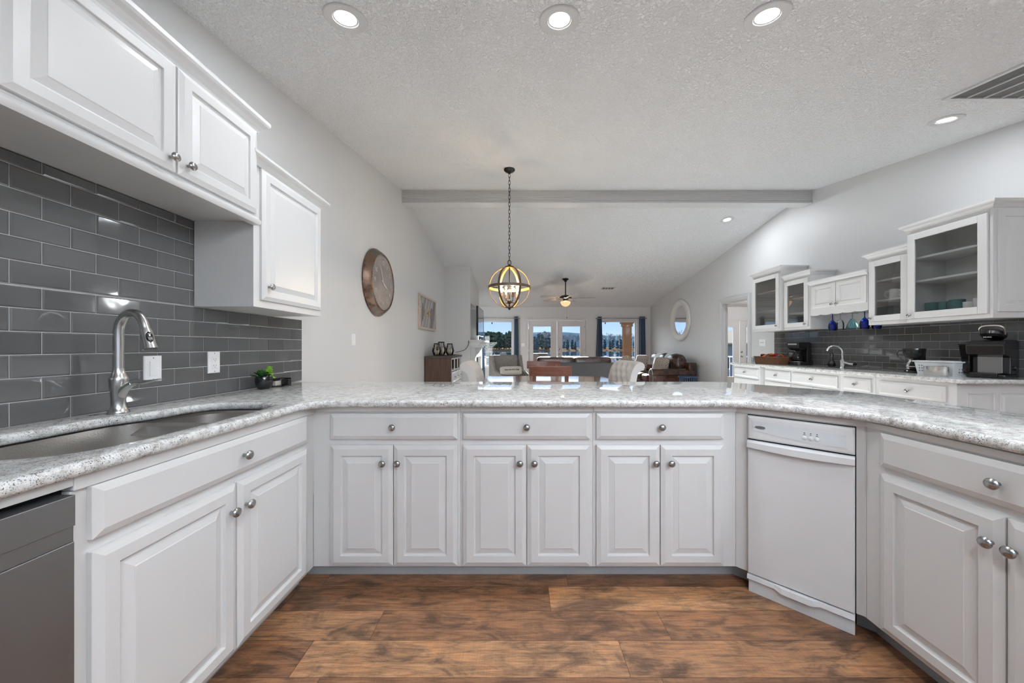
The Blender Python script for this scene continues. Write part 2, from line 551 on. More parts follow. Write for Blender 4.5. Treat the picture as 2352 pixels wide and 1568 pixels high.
def T(name, label, cat, loc=(0, 0, 0), rz=0, group=None):
    o = bpy.data.objects.new(name, None)
    C.objects.link(o)
    o.empty_display_size = .05
    o.location = loc; o.rotation_euler = (0, 0, rz)
    return tag(o, label, cat, group)
def tag(o, label, cat, group=None, kind=None):
    o['label'] = label; o['category'] = cat
    if group: o['group'] = group
    if kind: o['kind'] = kind
    return o
def struct(o, label=None, cat=None):
    o['kind'] = 'structure'
    if label: o['label'] = label
    if cat: o['category'] = cat
    return o
def copy_tree(o, parent=None):
    c = o.copy(); C.objects.link(c)
    if parent: c.parent = parent
    for ch in [x for x in bpy.data.objects if x.parent == o]:
        copy_tree(ch, c)
    return c
def curve_slab(name, outline, holes, z0, z1, bev, material, parent=None, res=4):
    cu = bpy.data.curves.new(name, 'CURVE')
    cu.dimensions = '2D'; cu.fill_mode = 'BOTH'
    for poly in [outline] + holes:
        sp = cu.splines.new('POLY'); sp.points.add(len(poly) - 1); sp.use_cyclic_u = True
        for p, q in zip(sp.points, poly): p.co = (q[0], q[1], 0, 1)
    cu.extrude = (z1 - z0) / 2 - bev; cu.bevel_depth = bev; cu.bevel_resolution = res; cu.offset = -bev
    ob = bpy.data.objects.new('tmp', cu); C.objects.link(ob)
    dg = bpy.context.evaluated_depsgraph_get()
    me = bpy.data.meshes.new_from_object(ob.evaluated_get(dg))
    bpy.data.objects.remove(ob); bpy.data.curves.remove(cu)
    me.name = name
    for v in me.vertices: v.co.z += (z0 + z1) / 2
    bm = bmesh.new(); bm.from_mesh(me)
    bmesh.ops.remove_doubles(bm, verts=bm.verts[:], dist=1e-5)
    bmesh.ops.recalc_face_normals(bm, faces=bm.faces[:]); bm.to_mesh(me); bm.free()
    me.polygons.foreach_set('use_smooth', [True] * len(me.polygons)); me.set_sharp_from_angle(angle=R(35))
    me.materials.clear(); me.materials.append(mat(material))
    o = bpy.data.objects.new(name, me); C.objects.link(o)
    if parent: o.parent = parent
    return o
def smooth_poly(pts, k=6, closed=True):
    out = []; n = len(pts)
    for i in range(n if closed else n - 1):
        g4 = [pts[(i + d) % n] if closed else pts[max(0, min(n - 1, i + d))] for d in (-1, 0, 1, 2)]
        for s_ in range(k):
            u = s_ / k
            out.append(tuple(.5 * (2 * g4[1][a] + (g4[2][a] - g4[0][a]) * u + (2 * g4[0][a] - 5 * g4[1][a] + 4 * g4[2][a] - g4[3][a]) * u * u + (3 * g4[1][a] - g4[0][a] - 3 * g4[2][a] + g4[3][a]) * u ** 3) for a in range(len(pts[0]))))
    if not closed: out.append(tuple(pts[-1]))
    return out
def fillet(p0, p1, p2, r, n=8):
    """rounded corner polyline at p1"""
    a, b, c = Vector(p0), Vector(p1), Vector(p2)
    d1, d2 = (a - b).normalized(), (c - b).normalized()
    ang = d1.angle(d2) / 2
    L = r / math.tan(ang)
    s0, s1 = b + d1 * L, b + d2 * L
    ctr = b + (d1 + d2).normalized() * (r / math.sin(ang))
    out = []
    for i in range(n + 1):
        u = i / n
        q = s0.lerp(s1, u) - ctr
        out.append(tuple(ctr + q.normalized() * r))
    return out

# ------------------------------------------------------------------ room shell
XL, XR, YF, YB = -1.65, 4.12, 10.95, -2.6
XE = 8.4                       # far side of the entry hall
RIDGE_Y = 4.97
def zc(y):
    if y < -.6: return 2.435
    if y < RIDGE_Y: return 2.5345 + .17 * y
    return 2.5345 + .17 * RIDGE_Y - .162 * (y - RIDGE_Y)
ZF = zc(YF)

prof = [(YB, 0), (YF, 0), (YF, zc(YF)), (RIDGE_Y, zc(RIDGE_Y)), (-.6, zc(-.6)), (YB, zc(YB))]
struct(M().prism(prof, XL - .12, XL, 'x').out('wall_left', 'wall_paint'))
DOOR_Y0, DOOR_Y1, DOOR_Z = 6.27, 7.10, 2.045
m = M()
m.prism([(YB, 0), (DOOR_Y0, 0), (DOOR_Y0, zc(DOOR_Y0)), (RIDGE_Y, zc(RIDGE_Y)), (-.6, zc(-.6)), (YB, zc(YB))], XR, XR + .12, 'x')
m.prism([(DOOR_Y0, DOOR_Z), (DOOR_Y1, DOOR_Z), (DOOR_Y1, zc(DOOR_Y1)), (DOOR_Y0, zc(DOOR_Y0))], XR, XR + .12, 'x')
m.prism([(DOOR_Y1, 0), (YF, 0), (YF, zc(YF)), (DOOR_Y1, zc(DOOR_Y1))], XR, XR + .12, 'x')
struct(m.out('wall_right', 'wall_paint'))
# far wall with openings
def fx(px): return (px - 1193) / 800.0 * YF
WL0, WL1, WR0, WR1 = fx(1095), fx(1177), fx(1380.5), fx(1462)
WZ0, WZ1 = .54, 1.975
FD0, FD1, FDZ = fx(1213), fx(1345.5), 1.985
ED0, ED1, EDZ = 6.17, 7.71, 1.985
m = M()
T_ = .16
xs = [XL - .12, WL0, WL1, FD0, FD1, WR0, WR1, ED0, ED1, XE + .12]
for i in range(0, 10, 2):
    m.box(xs[i], xs[i + 1], YF, YF + T_, 0, ZF + .1)
for a, b, z in ((WL0, WL1, WZ1), (FD0, FD1, FDZ), (WR0, WR1, WZ1), (ED0, ED1, EDZ)):
    m.box(a, b, YF, YF + T_, z, ZF + .1)
for a, b in ((WL0, WL1), (WR0, WR1)):
    m.box(a, b, YF, YF + T_, 0, WZ0)
struct(m.out('wall_far', 'wall_paint'))
m = M()
ya_, yb_ = YF + T_ + .001, YF + T_ + .04
for i in range(0, 10, 2): m.box(xs[i], xs[i + 1], ya_, yb_, -.3, ZF + .1)
for a, b, z in ((WL0, WL1, WZ1), (FD0, FD1, FDZ), (WR0, WR1, WZ1), (ED0, ED1, EDZ)): m.box(a, b, ya_, yb_, z, ZF + .1)
for a, b in ((WL0, WL1), (WR0, WR1)): m.box(a, b, ya_, yb_, -.3, WZ0)
struct(m.out('added_outer_skin', 'bounce_soak_dark'))  # unseen dark skin added to stop sunlit wall bouncing light onto the deck
m = M(); m.box(XL - .12, -.6, YB - .12, YB, 0, 2.6); m.box(1.8, XE + .12, YB - .12, YB, 0, 2.6); m.box(-.6, 1.8, YB - .12, YB, 2.1, 2.6)
struct(m.out('wall_back', 'wall_paint'))
m = M()
for a, b in ((-.6, -.52), (.55, .65), (1.72, 1.8)): m.box(a, b, YB - .08, YB - .03, 0, 2.1)
for a, b in ((-.52, .55), (.65, 1.72)): m.box(a, b, YB - .08, YB - .03, 0, .09); m.box(a, b, YB - .08, YB - .03, 2.01, 2.1)
dd_ = struct(m.out('added_back_door', 'trim_white', bevel=.002))  # glazed door added unseen behind the viewer to let daylight in
M().box(-.52, .55, YB - .06, YB - .054, .09, 2.01).out('pane', 'pane_glass', dd_); M().box(.65, 1.72, YB - .06, YB - .054, .09, 2.01).out('pane', 'pane_glass', dd_)
m = M(); m.box(XE, XE + .12, 4.5, YF, 0, 2.6); m.box(XR + .12, XE + .12, 4.38, 4.5, 0, 2.6)
struct(m.out('wall_entry', 'wall_paint'))
# ceiling
m = M()
cp = [(YB - .12, zc(YB)), (-.6, zc(-.6)), (RIDGE_Y, zc(RIDGE_Y)), (YF + T_, zc(YF + T_)), (YF + T_, zc(YF) + .15), (RIDGE_Y, zc(RIDGE_Y) + .15), (-.6, zc(-.6) + .15), (YB - .12, zc(YB) + .15)]
m.prism(cp, XL - .12, XR + .12, 'x')
struct(m.out('ceiling', 'ceiling_texture'))
struct(M().box(XR + .121, XE + .12, 4.38, YF + T_, ZF, ZF + .12).out('ceiling_entry', 'ceiling_texture'))
# ridge beam: boxed, fluted front, flat underside
m = M()
m.box(XL, XR, 4.90, 5.05, 3.2055, 3.42)
for k in range(5):
    m.box(XL, XR, 4.893, 4.8995, 3.225 + k * .027, 3.238 + k * .027)
m.box(XL, XR, 4.888, 5.062, 3.185, 3.205)
struct(m.out('trim_1', 'trim_white', bevel=.002), 'white boxed beam under the ceiling ridge', 'beam')
# floor planks, one mesh; rows follow the photograph near the peninsula
m = M(); offs = []
PW, LEN = .1565, 1.21
rows_known = {0: [.24], 1: [.14], 2: [-.60, .61], 3: [-.82, .395]}
y_top = 1.705
ri = 0
nrow_up = int((YF - y_top) / PW) + 1
rng = random.Random(3)
SH = {(1, 0): .35, (1, 1): .95, (2, 0): .75, (2, 1): .42, (2, 2): .45, (3, 0): .3, (3, 1): .9, (3, 2): .62, (0, 0): .35, (0, 1): .2}
for r in range(-nrow_up, int((y_top - YB) / PW) + 2):
    ya, yb = y_top - (r) * PW, y_top - (r - 1) * PW
    if r == 0: pass
    ks = rows_known.get(r)
    x_end = XE
    if ks is None:
        st = XL - rng.random() * LEN
        cuts = [st + k * LEN for k in range(1, 11)]
    else:
        cuts = [ks[0] - k * LEN for k in range(3, 0, -1)] + ks + [ks[-1] + k * LEN for k in range(1, 7)]
    cuts = [XL] + [c for c in cuts if XL + .02 < c < x_end - .02] + [x_end]
    ya, yb = max(ya, YB), min(yb, YF)
    if yb <= ya: continue
    for i in range(len(cuts) - 1):
        a, b = cuts[i] + .0008, cuts[i + 1] - .0008
        if ks is not None:
            j = sum(1 for c in ks if c <= cuts[i] + .01)
            m.cur = SH.get((r, j), .5)
        else:
            m.cur = rng.random()
        y0, y1 = ya + .0008, yb - .0008
        m.add([(a, y0, 0), (b, y0, 0), (b, y1, 0), (a, y1, 0)], [(0, 1, 2, 3)])
        offs.append(rng.random())
m.cur = None
nb = len(m.f)
m.box(XL - .12, XE + .12, YB - .12, YF + T_, -.08, -.0015)
offs += [.5] * (len(m.f) - nb)
fl = m.out('floor', ['floor_planks', 'floor_gap'], offs=offs)
for i, p in enumerate(fl.data.polygons):
    if i >= nb: p.material_index = 1
struct(fl)

# fireplace chase with a niche above the mantel
CX, CY0, CY1 = -1.09, 7.70, 9.35
m = M()
m.box(XL - .01, CX, CY0, CY0 + .09, 0, zc(CY0) - .001)
m.box(XL - .01, CX, CY1 - .09, CY1, 0, zc(CY1) - .003)
m.box(XL - .01, CX, CY0 + .09, CY1 - .09, 0, 1.33)
m.box(XL - .01, CX - .45, CY0 + .09, CY1 - .09, 1.33, 2.14)
m.prism([(CY0 + .09, 2.14), (CY1 - .09, 2.14), (CY1 - .09, zc(CY1 - .09)), (CY0 + .09, zc(CY0 + .09))], XL - .01, CX, 'x')
struct(m.out('wall_chimney', 'wall_paint'))
# doorway casing (both legs and head) and the jamb lining
m = M()
cas = .085
for y0, y1 in ((DOOR_Y0 - cas, DOOR_Y0), (DOOR_Y1, DOOR_Y1 + cas)):
    m.box(XR - .018, XR, y0, y1, 0, DOOR_Z + cas)
    m.box(XR - .026, XR - .018, y0 + .012, y1 - .0305, 0, DOOR_Z + cas - .0205)
m.box(XR - .018, XR, DOOR_Y0, DOOR_Y1, DOOR_Z, DOOR_Z + cas)
m.box(XR - .026, XR - .018, DOOR_Y0 - .03, DOOR_Y1 + .012, DOOR_Z + .03, DOOR_Z + cas - .02)
m.box(XR, XR + .12, DOOR_Y0, DOOR_Y0 + .015, 0, DOOR_Z)
m.box(XR, XR + .12, DOOR_Y1 - .015, DOOR_Y1, 0, DOOR_Z)
m.box(XR, XR + .12, DOOR_Y0 + .015, DOOR_Y1 - .015, DOOR_Z - .015, DOOR_Z)
m.box(XR + .045, XR + .075, DOOR_Y1 - .03, DOOR_Y1 - .015, 0, DOOR_Z - .015)
struct(m.out('trim_2', 'trim_white', bevel=.002))

def casing(name, x0, x1, z0, z1, w=.065, sill=False):
    m = M()
    a = -.02
    m.box(x0 - w, x0, YF + a, YF, z0, z1 + w)
    m.box(x1, x1 + w, YF + a, YF, z0, z1 + w)
    m.box(x0, x1, YF + a, YF, z1, z1 + w)
    m.box(x0 - w, x1 + w, YF - .028, YF - .02, z1 + w - .018, z1 + w)
    if sill: m.box(x0 - w - .02, x1 + w + .02, YF - .05, YF + .02, z0 - .03, z0)
    if sill: m.box(x0 - w, x1 + w, YF - .018, YF, z0 - .10, z0 - .03)
    return struct(m.out(name, 'trim_white', bevel=.002))
def window(name, x0, x1, z0, z1, trim):
    m = M(); f = .035
    y0, y1 = YF + .05, YF + .10
    m.box(x0, x0 + f, y0, y1, z0, z1); m.box(x1 - f, x1, y0, y1, z0, z1)
    m.box(x0 + f, x1 - f, y0, y1, z0, z0 + f); m.box(x0 + f, x1 - f, y0, y1, z1 - f, z1)
    w = struct(m.out(name, 'trim_white', bevel=.002))
    M().box(x0 + f, x1 - f, YF + .072, YF + .078, z0 + f, z1 - f).out('pane', 'pane_glass', w)
    casing(trim, x0, x1, z0, z1, sill=True)
window('window_1', WL0, WL1, WZ0, WZ1, 'trim_3')
window('window_2', WR0, WR1, WZ0, WZ1, 'trim_4')
def glazed_door(name, x0, x1, z1, gx0, gx1, gz0, gz1, handle_x, hinge_x=None, lever=False):
    m = M(); y0, y1 = YF + .035, YF + .08
    m.box(x0, gx0, y0, y1, .01, z1); m.box(gx1, x1, y0, y1, .01, z1)
    m.box(gx0, gx1, y0, y1, .01, gz0); m.box(gx0, gx1, y0, y1, gz1, z1)
    for a, b, c, d in ((gx0 - .025, gx0, gz0 - .025, gz1 + .025), (gx1, gx1 + .025, gz0 - .025, gz1 + .025)):
        m.box(a, b, y0 - .012, y0, c, d)
    m.box(gx0, gx1, y0 - .012, y0, gz0 - .025, gz0); m.box(gx0, gx1, y0 - .012, y0, gz1, gz1 + .025)
    d = struct(m.out(name, 'trim_white', bevel=.002))
    M().box(gx0, gx1, YF + .055, YF + .061, gz0, gz1).out('pane', 'pane_glass', d)
    if handle_x:
        for zz, nm in ((1.09 if not lever else 1.00, 'deadbolt'), (.94 if not lever else .86, 'door_handle')):
            q = M().lathe([(.028, 0), (.028, -.008), (.012, -.012), (.012, -.035), (.024, -.04), (.024, -.055), (.006, -.062)] if nm == 'door_handle' else [(.03, 0), (.03, -.012), (.02, -.02), (.004, -.022)], (handle_x, y0, zz), 'y', 16)
            q.out(nm, 'nickel_knob', d, True)
    if hinge_x:
        for zz in (.25, 1.0, 1.72):
            M().box(hinge_x - .012, hinge_x + .012, y0 - .006, y0, zz, zz + .09).out('hinge', 'nickel_knob', d)
mid = fx(1279.5)
glazed_door('door_1', FD0 + .004, mid - .003, FDZ - .005, fx(1225), fx(1265.5), .25, 1.80, None, FD0 + .02)
glazed_door('door_2', mid + .003, FD1 - .004, FDZ - .005, fx(1291.8), fx(1332.6), .25, 1.80, mid + .065, FD1 - .02)
casing('trim_5', FD0, FD1, 0, FDZ)
m = M(); m.box(FD0, FD1, YF + .08, YF + .16, 0, .012); struct(m.out('trim_6', 'trim_white'))
emid = 6.94
glazed_door('door_3', ED0 + .004, emid - .003, EDZ - .005, 6.555, 6.745, .22, 1.78, None)
glazed_door('door_4', emid + .003, ED1 - .004, EDZ - .005, 7.155, 7.345, .22, 1.78, emid + .065, None, True)
casing('trim_7', ED0, ED1, 0, EDZ)
# baseboards
m = M(); m.box(XL, XL + .014, 2.62, CY0, 0, .10); struct(m.out('baseboard_left', 'trim_white', bevel=.003))
m = M(); m.box(XR - .014, XR, DOOR_Y1 + cas, YF, 0, .10); struct(m.out('baseboard_right', 'trim_white', bevel=.003))
m = M()
for a, b in ((XL, FD0 - .07), (FD1 + .07, XR), (XR + .12, ED0 - .07), (ED1 + .07, XE)): m.box(a, b, YF - .014, YF, 0, .10)
struct(m.out('baseboard_far', 'trim_white', bevel=.003))

# ------------------------------------------------------------------ backsplash tiles
def tiles(name, label, x, sgn, regions, joint, group=None):
    """regions: (y0,y1,z_first_row,z_top). tiles 2.9 by 6 inch with pillowed edges on a wall plane at x, facing sgn"""
    P, H, gp, th = .1535, .0772, .0025, .007
    th_g = .004
    t_ = T(name, label, 'backsplash', (x + sgn * .0015, (regions[0][0] + regions[0][1]) / 2, .915))
    y_off = t_.location.y
    m, gm = M(), M()
    rn = random.Random(11)
    for y0, y1, z0, z1 in regions:
        gm.box(min(0, sgn * th_g), max(0, sgn * th_g), y0 - y_off, y1 - y_off, z0 - .915, z1 - .915)
        rbase = round((z0 - .915) / H)
        r = rbase
        while .915 + r * H < z1 - .004:
            za, zb = .915 + r * H + gp / 2, min(.915 + (r + 1) * H - gp / 2, z1)
            k = math.floor((y0 - joint) / P) - 1
            sh = P / 2 if r % 2 else 0
            while True:
                a, b = joint + sh + k * P + gp / 2, joint + sh + (k + 1) * P - gp / 2
                k += 1
                if a > y1: break
                a, b = max(a, y0), min(b, y1)
                if b - a < .006: continue
                m.cur = rn.random()
                e = min(.0045, (b - a) / 3)
                tx, ty = rn.uniform(-.0003, .0003), rn.uniform(-.0003, .0003)
                q = lambda yy, zz, d: (sgn * d, yy - y_off, zz - .915)
                vs = [q(a, za, th_g), q(b, za, th_g), q(b, zb, th_g), q(a, zb, th_g),
                      q(a, za, th - .0018), q(b, za, th - .0018), q(b, zb, th - .0018), q(a, zb, th - .0018),
                      q(a + e, za + e, th + tx + ty), q(b - e, za + e, th - tx + ty), q(b - e, zb - e, th - tx - ty), q(a + e, zb - e, th + tx - ty)]
                fs = [(8, 9, 10, 11)]
                for i in range(4):
                    j = (i + 1) % 4
                    fs += [(i, j, 4 + j, 4 + i), (4 + i, 4 + j, 8 + j, 8 + i)]
                m.add(vs, fs)
            r += 1
    gm.out('grout', 'grout', t_)
    o = m.out('tile_field', 'tile_glaze', t_, fix=False)
    me = o.data
    bm = bmesh.new(); bm.from_mesh(me)
    for f in bm.faces:
        pass
    bm.normal_update()
    flip = [f for f in bm.faces if f.normal.x * sgn < -.01]
    if flip: bmesh.ops.reverse_faces(bm, faces=flip)
    bm.to_mesh(me); bm.free()
    return t_
tiles('tile_backsplash', 'grey glossy subway tile on the wall behind the kitchen sink', XL, 1,
      [(YB + .05, 2.63, .915, 1.372), (YB + .05, 1.757, .915 + 6 * .0772, 1.806)], 1.122)
tiles('tile_backsplash', 'grey glossy subway tile on the wall behind the coffee bar', XR, -1,
      [(-.4, 5.62, .915, 1.40)], 4.407)

# ------------------------------------------------------------------ cabinet kit
KNOB = [(.0055, 0), (.0055, -.012), (.009, -.015), (.0155, -.019), (.0165, -.0225), (.0145, -.027), (.009, -.030), (.002, -.0312)]
def knob(parent, x, y, z, s=1.0):
    m = M().lathe([(r * s, h * s) for r, h in KNOB], (x, y, z), 'y', 20)
    return m.out('knob', 'nickel_knob', parent, True)
def door(parent, x0, x1, z0, z1, kx=None, kz=None, y=0, name='door', th=.021, raised=True, stile=.054):
    m = M()
    if raised:
        m.rings_rect(x0, x1, z0, z1, [(0, y), (0, y - th + .008), (.004, y - th + .007), (.020, y - th), (stile - .002, y - th), (stile, y - th + .009), (stile + .006, y - th + .010), (stile + .032, y - th + .0025), (stile + .0335, y - th + .001)])
    else:
        m.rings_rect(x0, x1, z0, z1, [(0, y), (0, y - th + .008), (.004, y - th + .006), (.019, y - th)])
    d = m.out(name, 'cabinet_white', parent, bevel=.0012)
    if kx is not None: knob(d, kx, y - th, kz)
    return d
def drawer(parent, x0, x1, z0, z1, kx=None, y=0, nk=1):
    d = door(parent, x0, x1, z0, z1, None, None, y, 'drawer', raised=False)
    if kx is not None: knob(d, kx, y - .021, (z0 + z1) / 2)
    return d
ZD0, ZD1, ZDT, ZDB = .0975, .690, .845, .718
TOE, TOE_IN = .085, .072
def base_unit(name, label, loc, rz, w, depth, doors, drawers, group, fillers=(), toe=True, top=.88, cat='cabinet', x0=0, hollow=False, toe_ext=0.0, toe_ext_r=0.0):
    """local frame: x along the front as seen by the viewer, y into the unit, z up"""
    t_ = T(name, label, cat, loc, rz, group)
    m = M()
    if hollow:
        m.box(x0, w, 0, .02, TOE, top); m.box(x0, w, .0205, depth, TOE, .665)
    else: m.box(x0, w, 0, depth, TOE, top)
    m.out('body', 'cabinet_white', t_, bevel=.0015)
    if toe:
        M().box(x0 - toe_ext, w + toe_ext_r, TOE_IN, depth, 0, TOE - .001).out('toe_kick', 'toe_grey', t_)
    for d in doors: door(t_, *d)
    for d in drawers: drawer(t_, *d)
    return t_
FY = 1.725
PXL, PXR = -1.02, 1.07
# peninsula: three equal units
GP = 'cabinets along the peninsula'
def pen(i, x0, x1, dx0, dx1, s0, s1, k0, k1, label):
    w = x1 - x0
    t_ = base_unit('base_cabinet', label, (x0, FY, 0), 0, w, .60,
                   [(dx0 - x0, s0 - x0, ZD0, ZD1, k0 - x0, .606), (s1 - x0, dx1 - x0, ZD0, ZD1, k1 - x0, .606)],
                   [(dx0 - x0, dx1 - x0, ZDB, ZDT, (dx0 + dx1) / 2 - x0)], GP, toe_ext=.0715 if i == 0 else 0, toe_ext_r=.0298 if i == 2 else 0)
    m = M(); m.box(0, w, -.012, .0, .853, .876)
    m.out('top_rail', 'cabinet_white', t_, bevel=.002)
q = lambda px: (px - 1193) / 800 * 1.705
pen(0, PXL + .0, q(1056.5), q(757), q(1050), q(901.5), q(903.5), q(881), q(915), 'white base cabinet on the peninsula next to the sink corner')
pen(1, q(1056.5) + .0005, q(1363.5), q(1063), q(1356), q(1208.5), q(1211), q(1194), q(1227), 'middle white base cabinet of the three in the peninsula')
pen(2, q(1363.5) + .0005, PXR, q(1371), q(1664), q(1516.5), q(1519), q(1504), q(1539), 'white base cabinet on the peninsula next to the trash compactor')
# sink run along the tiled wall (viewer faces -X)
LX = -1.02
t_ = base_unit('sink_base_cabinet', 'wide white base cabinet under the kitchen sink', (LX, .79, 0), R(90), 1.7245 - .79, .60,
               [(.82 - .79, 1.237 - .79, ZD0, ZD1, 1.205 - .79, .600), (1.243 - .79, 1.652 - .79, ZD0, ZD1, 1.272 - .79, .600)],
               [(.82 - .79, 1.652 - .79, ZDB, ZDT, (1.0 * 800 / 634) - .79)], 'cabinets of the sink run', top=.845, hollow=True)
m = M(); m.box(0, .934, -.01, .02, .846, .879); m.box(-.612, -.0005, -.01, .02, .858, .879); m.out('top_rail', 'cabinet_white', t_, bevel=.002)
t_ = base_unit('base_cabinet', 'white base cabinet beyond the stainless dishwasher, mostly out of view', (LX, -1.2, 0), R(90), 1.36, .60,
               [(.03, .66, ZD0, ZD1, .63, .6), (.67, 1.33, ZD0, ZD1, .70, .6)], [(.03, 1.33, ZDB, ZDT, .68)], 'cabinets of the sink run')
# stainless dishwasher
t_ = T('dishwasher', 'stainless dishwasher under the granite beside the sink base', 'dishwasher', (LX, .18, 0), R(90))
M().box(.005, .598, .03, .58, .09, .86).out('tub', 'dark_gap', t_)
m = M(); m.rings_rect(.002, .602, .10, .7375, [(0, .03), (0, -.0205), (.0012, -.0218)]); m.out('door', 'steel_appliance', t_)
m = M(); m.rings_rect(.002, .602, .7380, .7730, [(0, .03), (0, -.0185), (.001, -.0195)]); m.out('handle_recess', 'steel_appliance', t_)
m = M(); m.rings_rect(.002, .602, .7735, .842, [(0, .03), (0, -.0228), (.0012, -.024)]); m.out('control_panel', 'steel_appliance', t_)
M().box(.0, .604, .08, .2, 0, .09).out('toe_kick', 'black_matte', t_)
# right run (viewer faces +X)
RX, RY = 1.392, 1.397
t_ = base_unit('base_cabinet', 'white base cabinet with wide drawer beyond the trash compactor', (RX, RY, 0), R(-90), RY - .60, .555,
               [(RY - 1.33, RY - .989, ZD0, ZD1, RY - 1.01 - .0, .606), (RY - .984, RY - .64, ZD0, ZD1, RY - .962, .606)],
               [(RY - 1.33, RY - .64, ZDB, ZDT, RY - .996)], 'cabinets of the bar end', toe_ext=.0298)
M().box(0, .79, -.01, 0, .853, .876).out('top_rail', 'cabinet_white', t_, bevel=.002)
base_unit('base_cabinet', 'white base cabinet at the end of the bar, beside the viewer', (RX, .595, 0), R(-90), .9, .555,
          [(.03, .44, ZD0, ZD1, .41, .6), (.45, .87, ZD0, ZD1, .48, .6)], [(.03, .87, ZDB, ZDT, .45)], 'cabinets of the bar end')
# angled corner housing with the trash compactor
AX, AY = PXR + .003, FY
t_ = T('corner_cabinet', 'angled white cabinet housing around the trash compactor', 'cabinet', (PXR, FY, 0), R(-45))
DL = math.hypot(RX - PXR, RY - FY)
c0 = .051; c1 = c0 + .379
def loc45(x, y):
    a_, b_ = x - PXR, y - FY
    return ((a_ - b_) * .70711, (a_ + b_) * .70711)
M().prism([loc45(*p) for p in ((1.0706, 1.7244), (1.1065, 1.6885), (1.354, 1.937), (1.0706, 2.3))], TOE, .88).out('filler_panel', 'cabinet_white', t_, bevel=.0015)
M().prism([loc45(*p) for p in ((1.3915, 1.4035), (1.374, 1.421), (1.62, 1.668), (1.94, 1.3985), (1.392, 1.3985))], TOE, .88).out('filler_panel', 'cabinet_white', t_, bevel=.0015)
M().prism([loc45(*p) for p in ((1.0706, 2.302), (1.355, 1.939), (1.622, 1.67), (1.94, 1.40), (1.94, 1.95), (1.5, 2.302))], 0, .846).out('back_panel', 'cabinet_white', t_)
m = M(); m.box(.004, DL - .004, -.001, .35, .847, .88); m.box(.004, DL - .004, -.011, -.001, .853, .876); m.out('top_rail', 'cabinet_white', t_, bevel=.0015)
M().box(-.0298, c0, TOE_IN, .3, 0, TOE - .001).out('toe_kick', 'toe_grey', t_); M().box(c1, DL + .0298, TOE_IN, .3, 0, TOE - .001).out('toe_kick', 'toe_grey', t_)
tc_ = T('trash_compactor', 'narrow white built-in trash compactor with three buttons, set at an angle', 'appliance', (PXR, FY, 0), R(-45))
a, b = c0 + .003, c1 - .003
M().box(a, b, .01, .34, .09, .843).out('body', 'dark_gap', tc_)
m = M(); m.rings_rect(a, b, .733, .843, [(0, .01), (0, -.012), (.006, -.020), (.020, -.021)])
cp_ = m.out('control_panel', 'appliance_white', tc_, bevel=.002)
# curved inset with the buttons and oval badge
m = M(); n = 16; top, bot = [], []
for i in range(n + 1):
    u = i / n; x = a + .022 + u * (b - a - .05)
    top.append((x, -.0225, .822 - .012 * u)); bot.append((x, -.0225, .782 - .024 * math.sin(PI * (.05 + .62 * u)) - .004 * u))
m.loft([[(p[0], -.020, p[2]) for p in top] , top, bot, [(p[0], -.020, p[2]) for p in bot]], False, False, False)
m.out('control_inset', 'appliance_panel', cp_)
m = M()
ring = [(a + .052 + .021 * math.cos(2 * PI * k / 24), .794 + .0072 * math.sin(2 * PI * k / 24)) for k in range(24)]
m.prism(ring, -.0245, -.0222, 'y')
bd = m.out('badge', 'badge_grey', cp_, label='dark grey oval maker badge')
M().text('Whirlpool', .0085, Matrix.Translation((a + .052, -.0247, .794)) @ Matrix.Rotation(R(90), 4, 'X'), shear=.2).out('lettering', 'print_black', bd)
for k, x in enumerate((.214, .235, .256)):
    m = M().lathe([(.0085, -.0222), (.0085, -.0245), (.007, -.0255), (.0005, -.0257)], (a + x, 0, .776), 'y', 16)
    bt = m.out('button', 'appliance_white', cp_, True)
    m = M(); m.box(a + x - .0022, a + x + .0022, -.0236, -.0222, .7955, .7985)
    if k != 1: m.box(a + x - .004, a + x + .004, -.0236, -.0222, .789, .7905)
    else: m.box(a + x - .002, a + x + .002, -.0236, -.0222, .789, .791)
    m.out('indicator', 'print_black', bt)
m = M(); n = 14; R1 = []
for i in range(n + 1):
    u = i / n; x = a + u * (b - a); bow = .010 * math.sin(PI * u)
    R1.append([(x, .0, .726), (x, -.018 - bow, .726), (x, -.030 - bow, .718), (x, -.030 - bow, .694 - bow * .5), (x, -.020, .688 - bow * .5), (x, .0, .690)])
m.loft(R1); m.out('handle', 'appliance_white', tc_, True)
m = M(); m.rings_rect(a, b, .088, .6895, [(0, .01), (0, -.012), (.004, -.018)]); m.out('door', 'appliance_white', tc_, bevel=.002)
m = M(); R1 = []
for i in range(n + 1):
    u = i / n; x = a + u * (b - a)
    lip = .012 if .33 < u < .66 else 0
    R1.append([(x, .012, .0845), (x, -.022 - lip, .0845), (x, -.026 - lip, .066 - lip * .5), (x, -.012, .062), (x, .012, .060)])
m.loft(R1); m.out('foot_pedal', 'appliance_white', tc_)
M().box(a + .004, b, -.012, .01, 0, .060).out('kick_plate', 'appliance_white', tc_, bevel=.001)

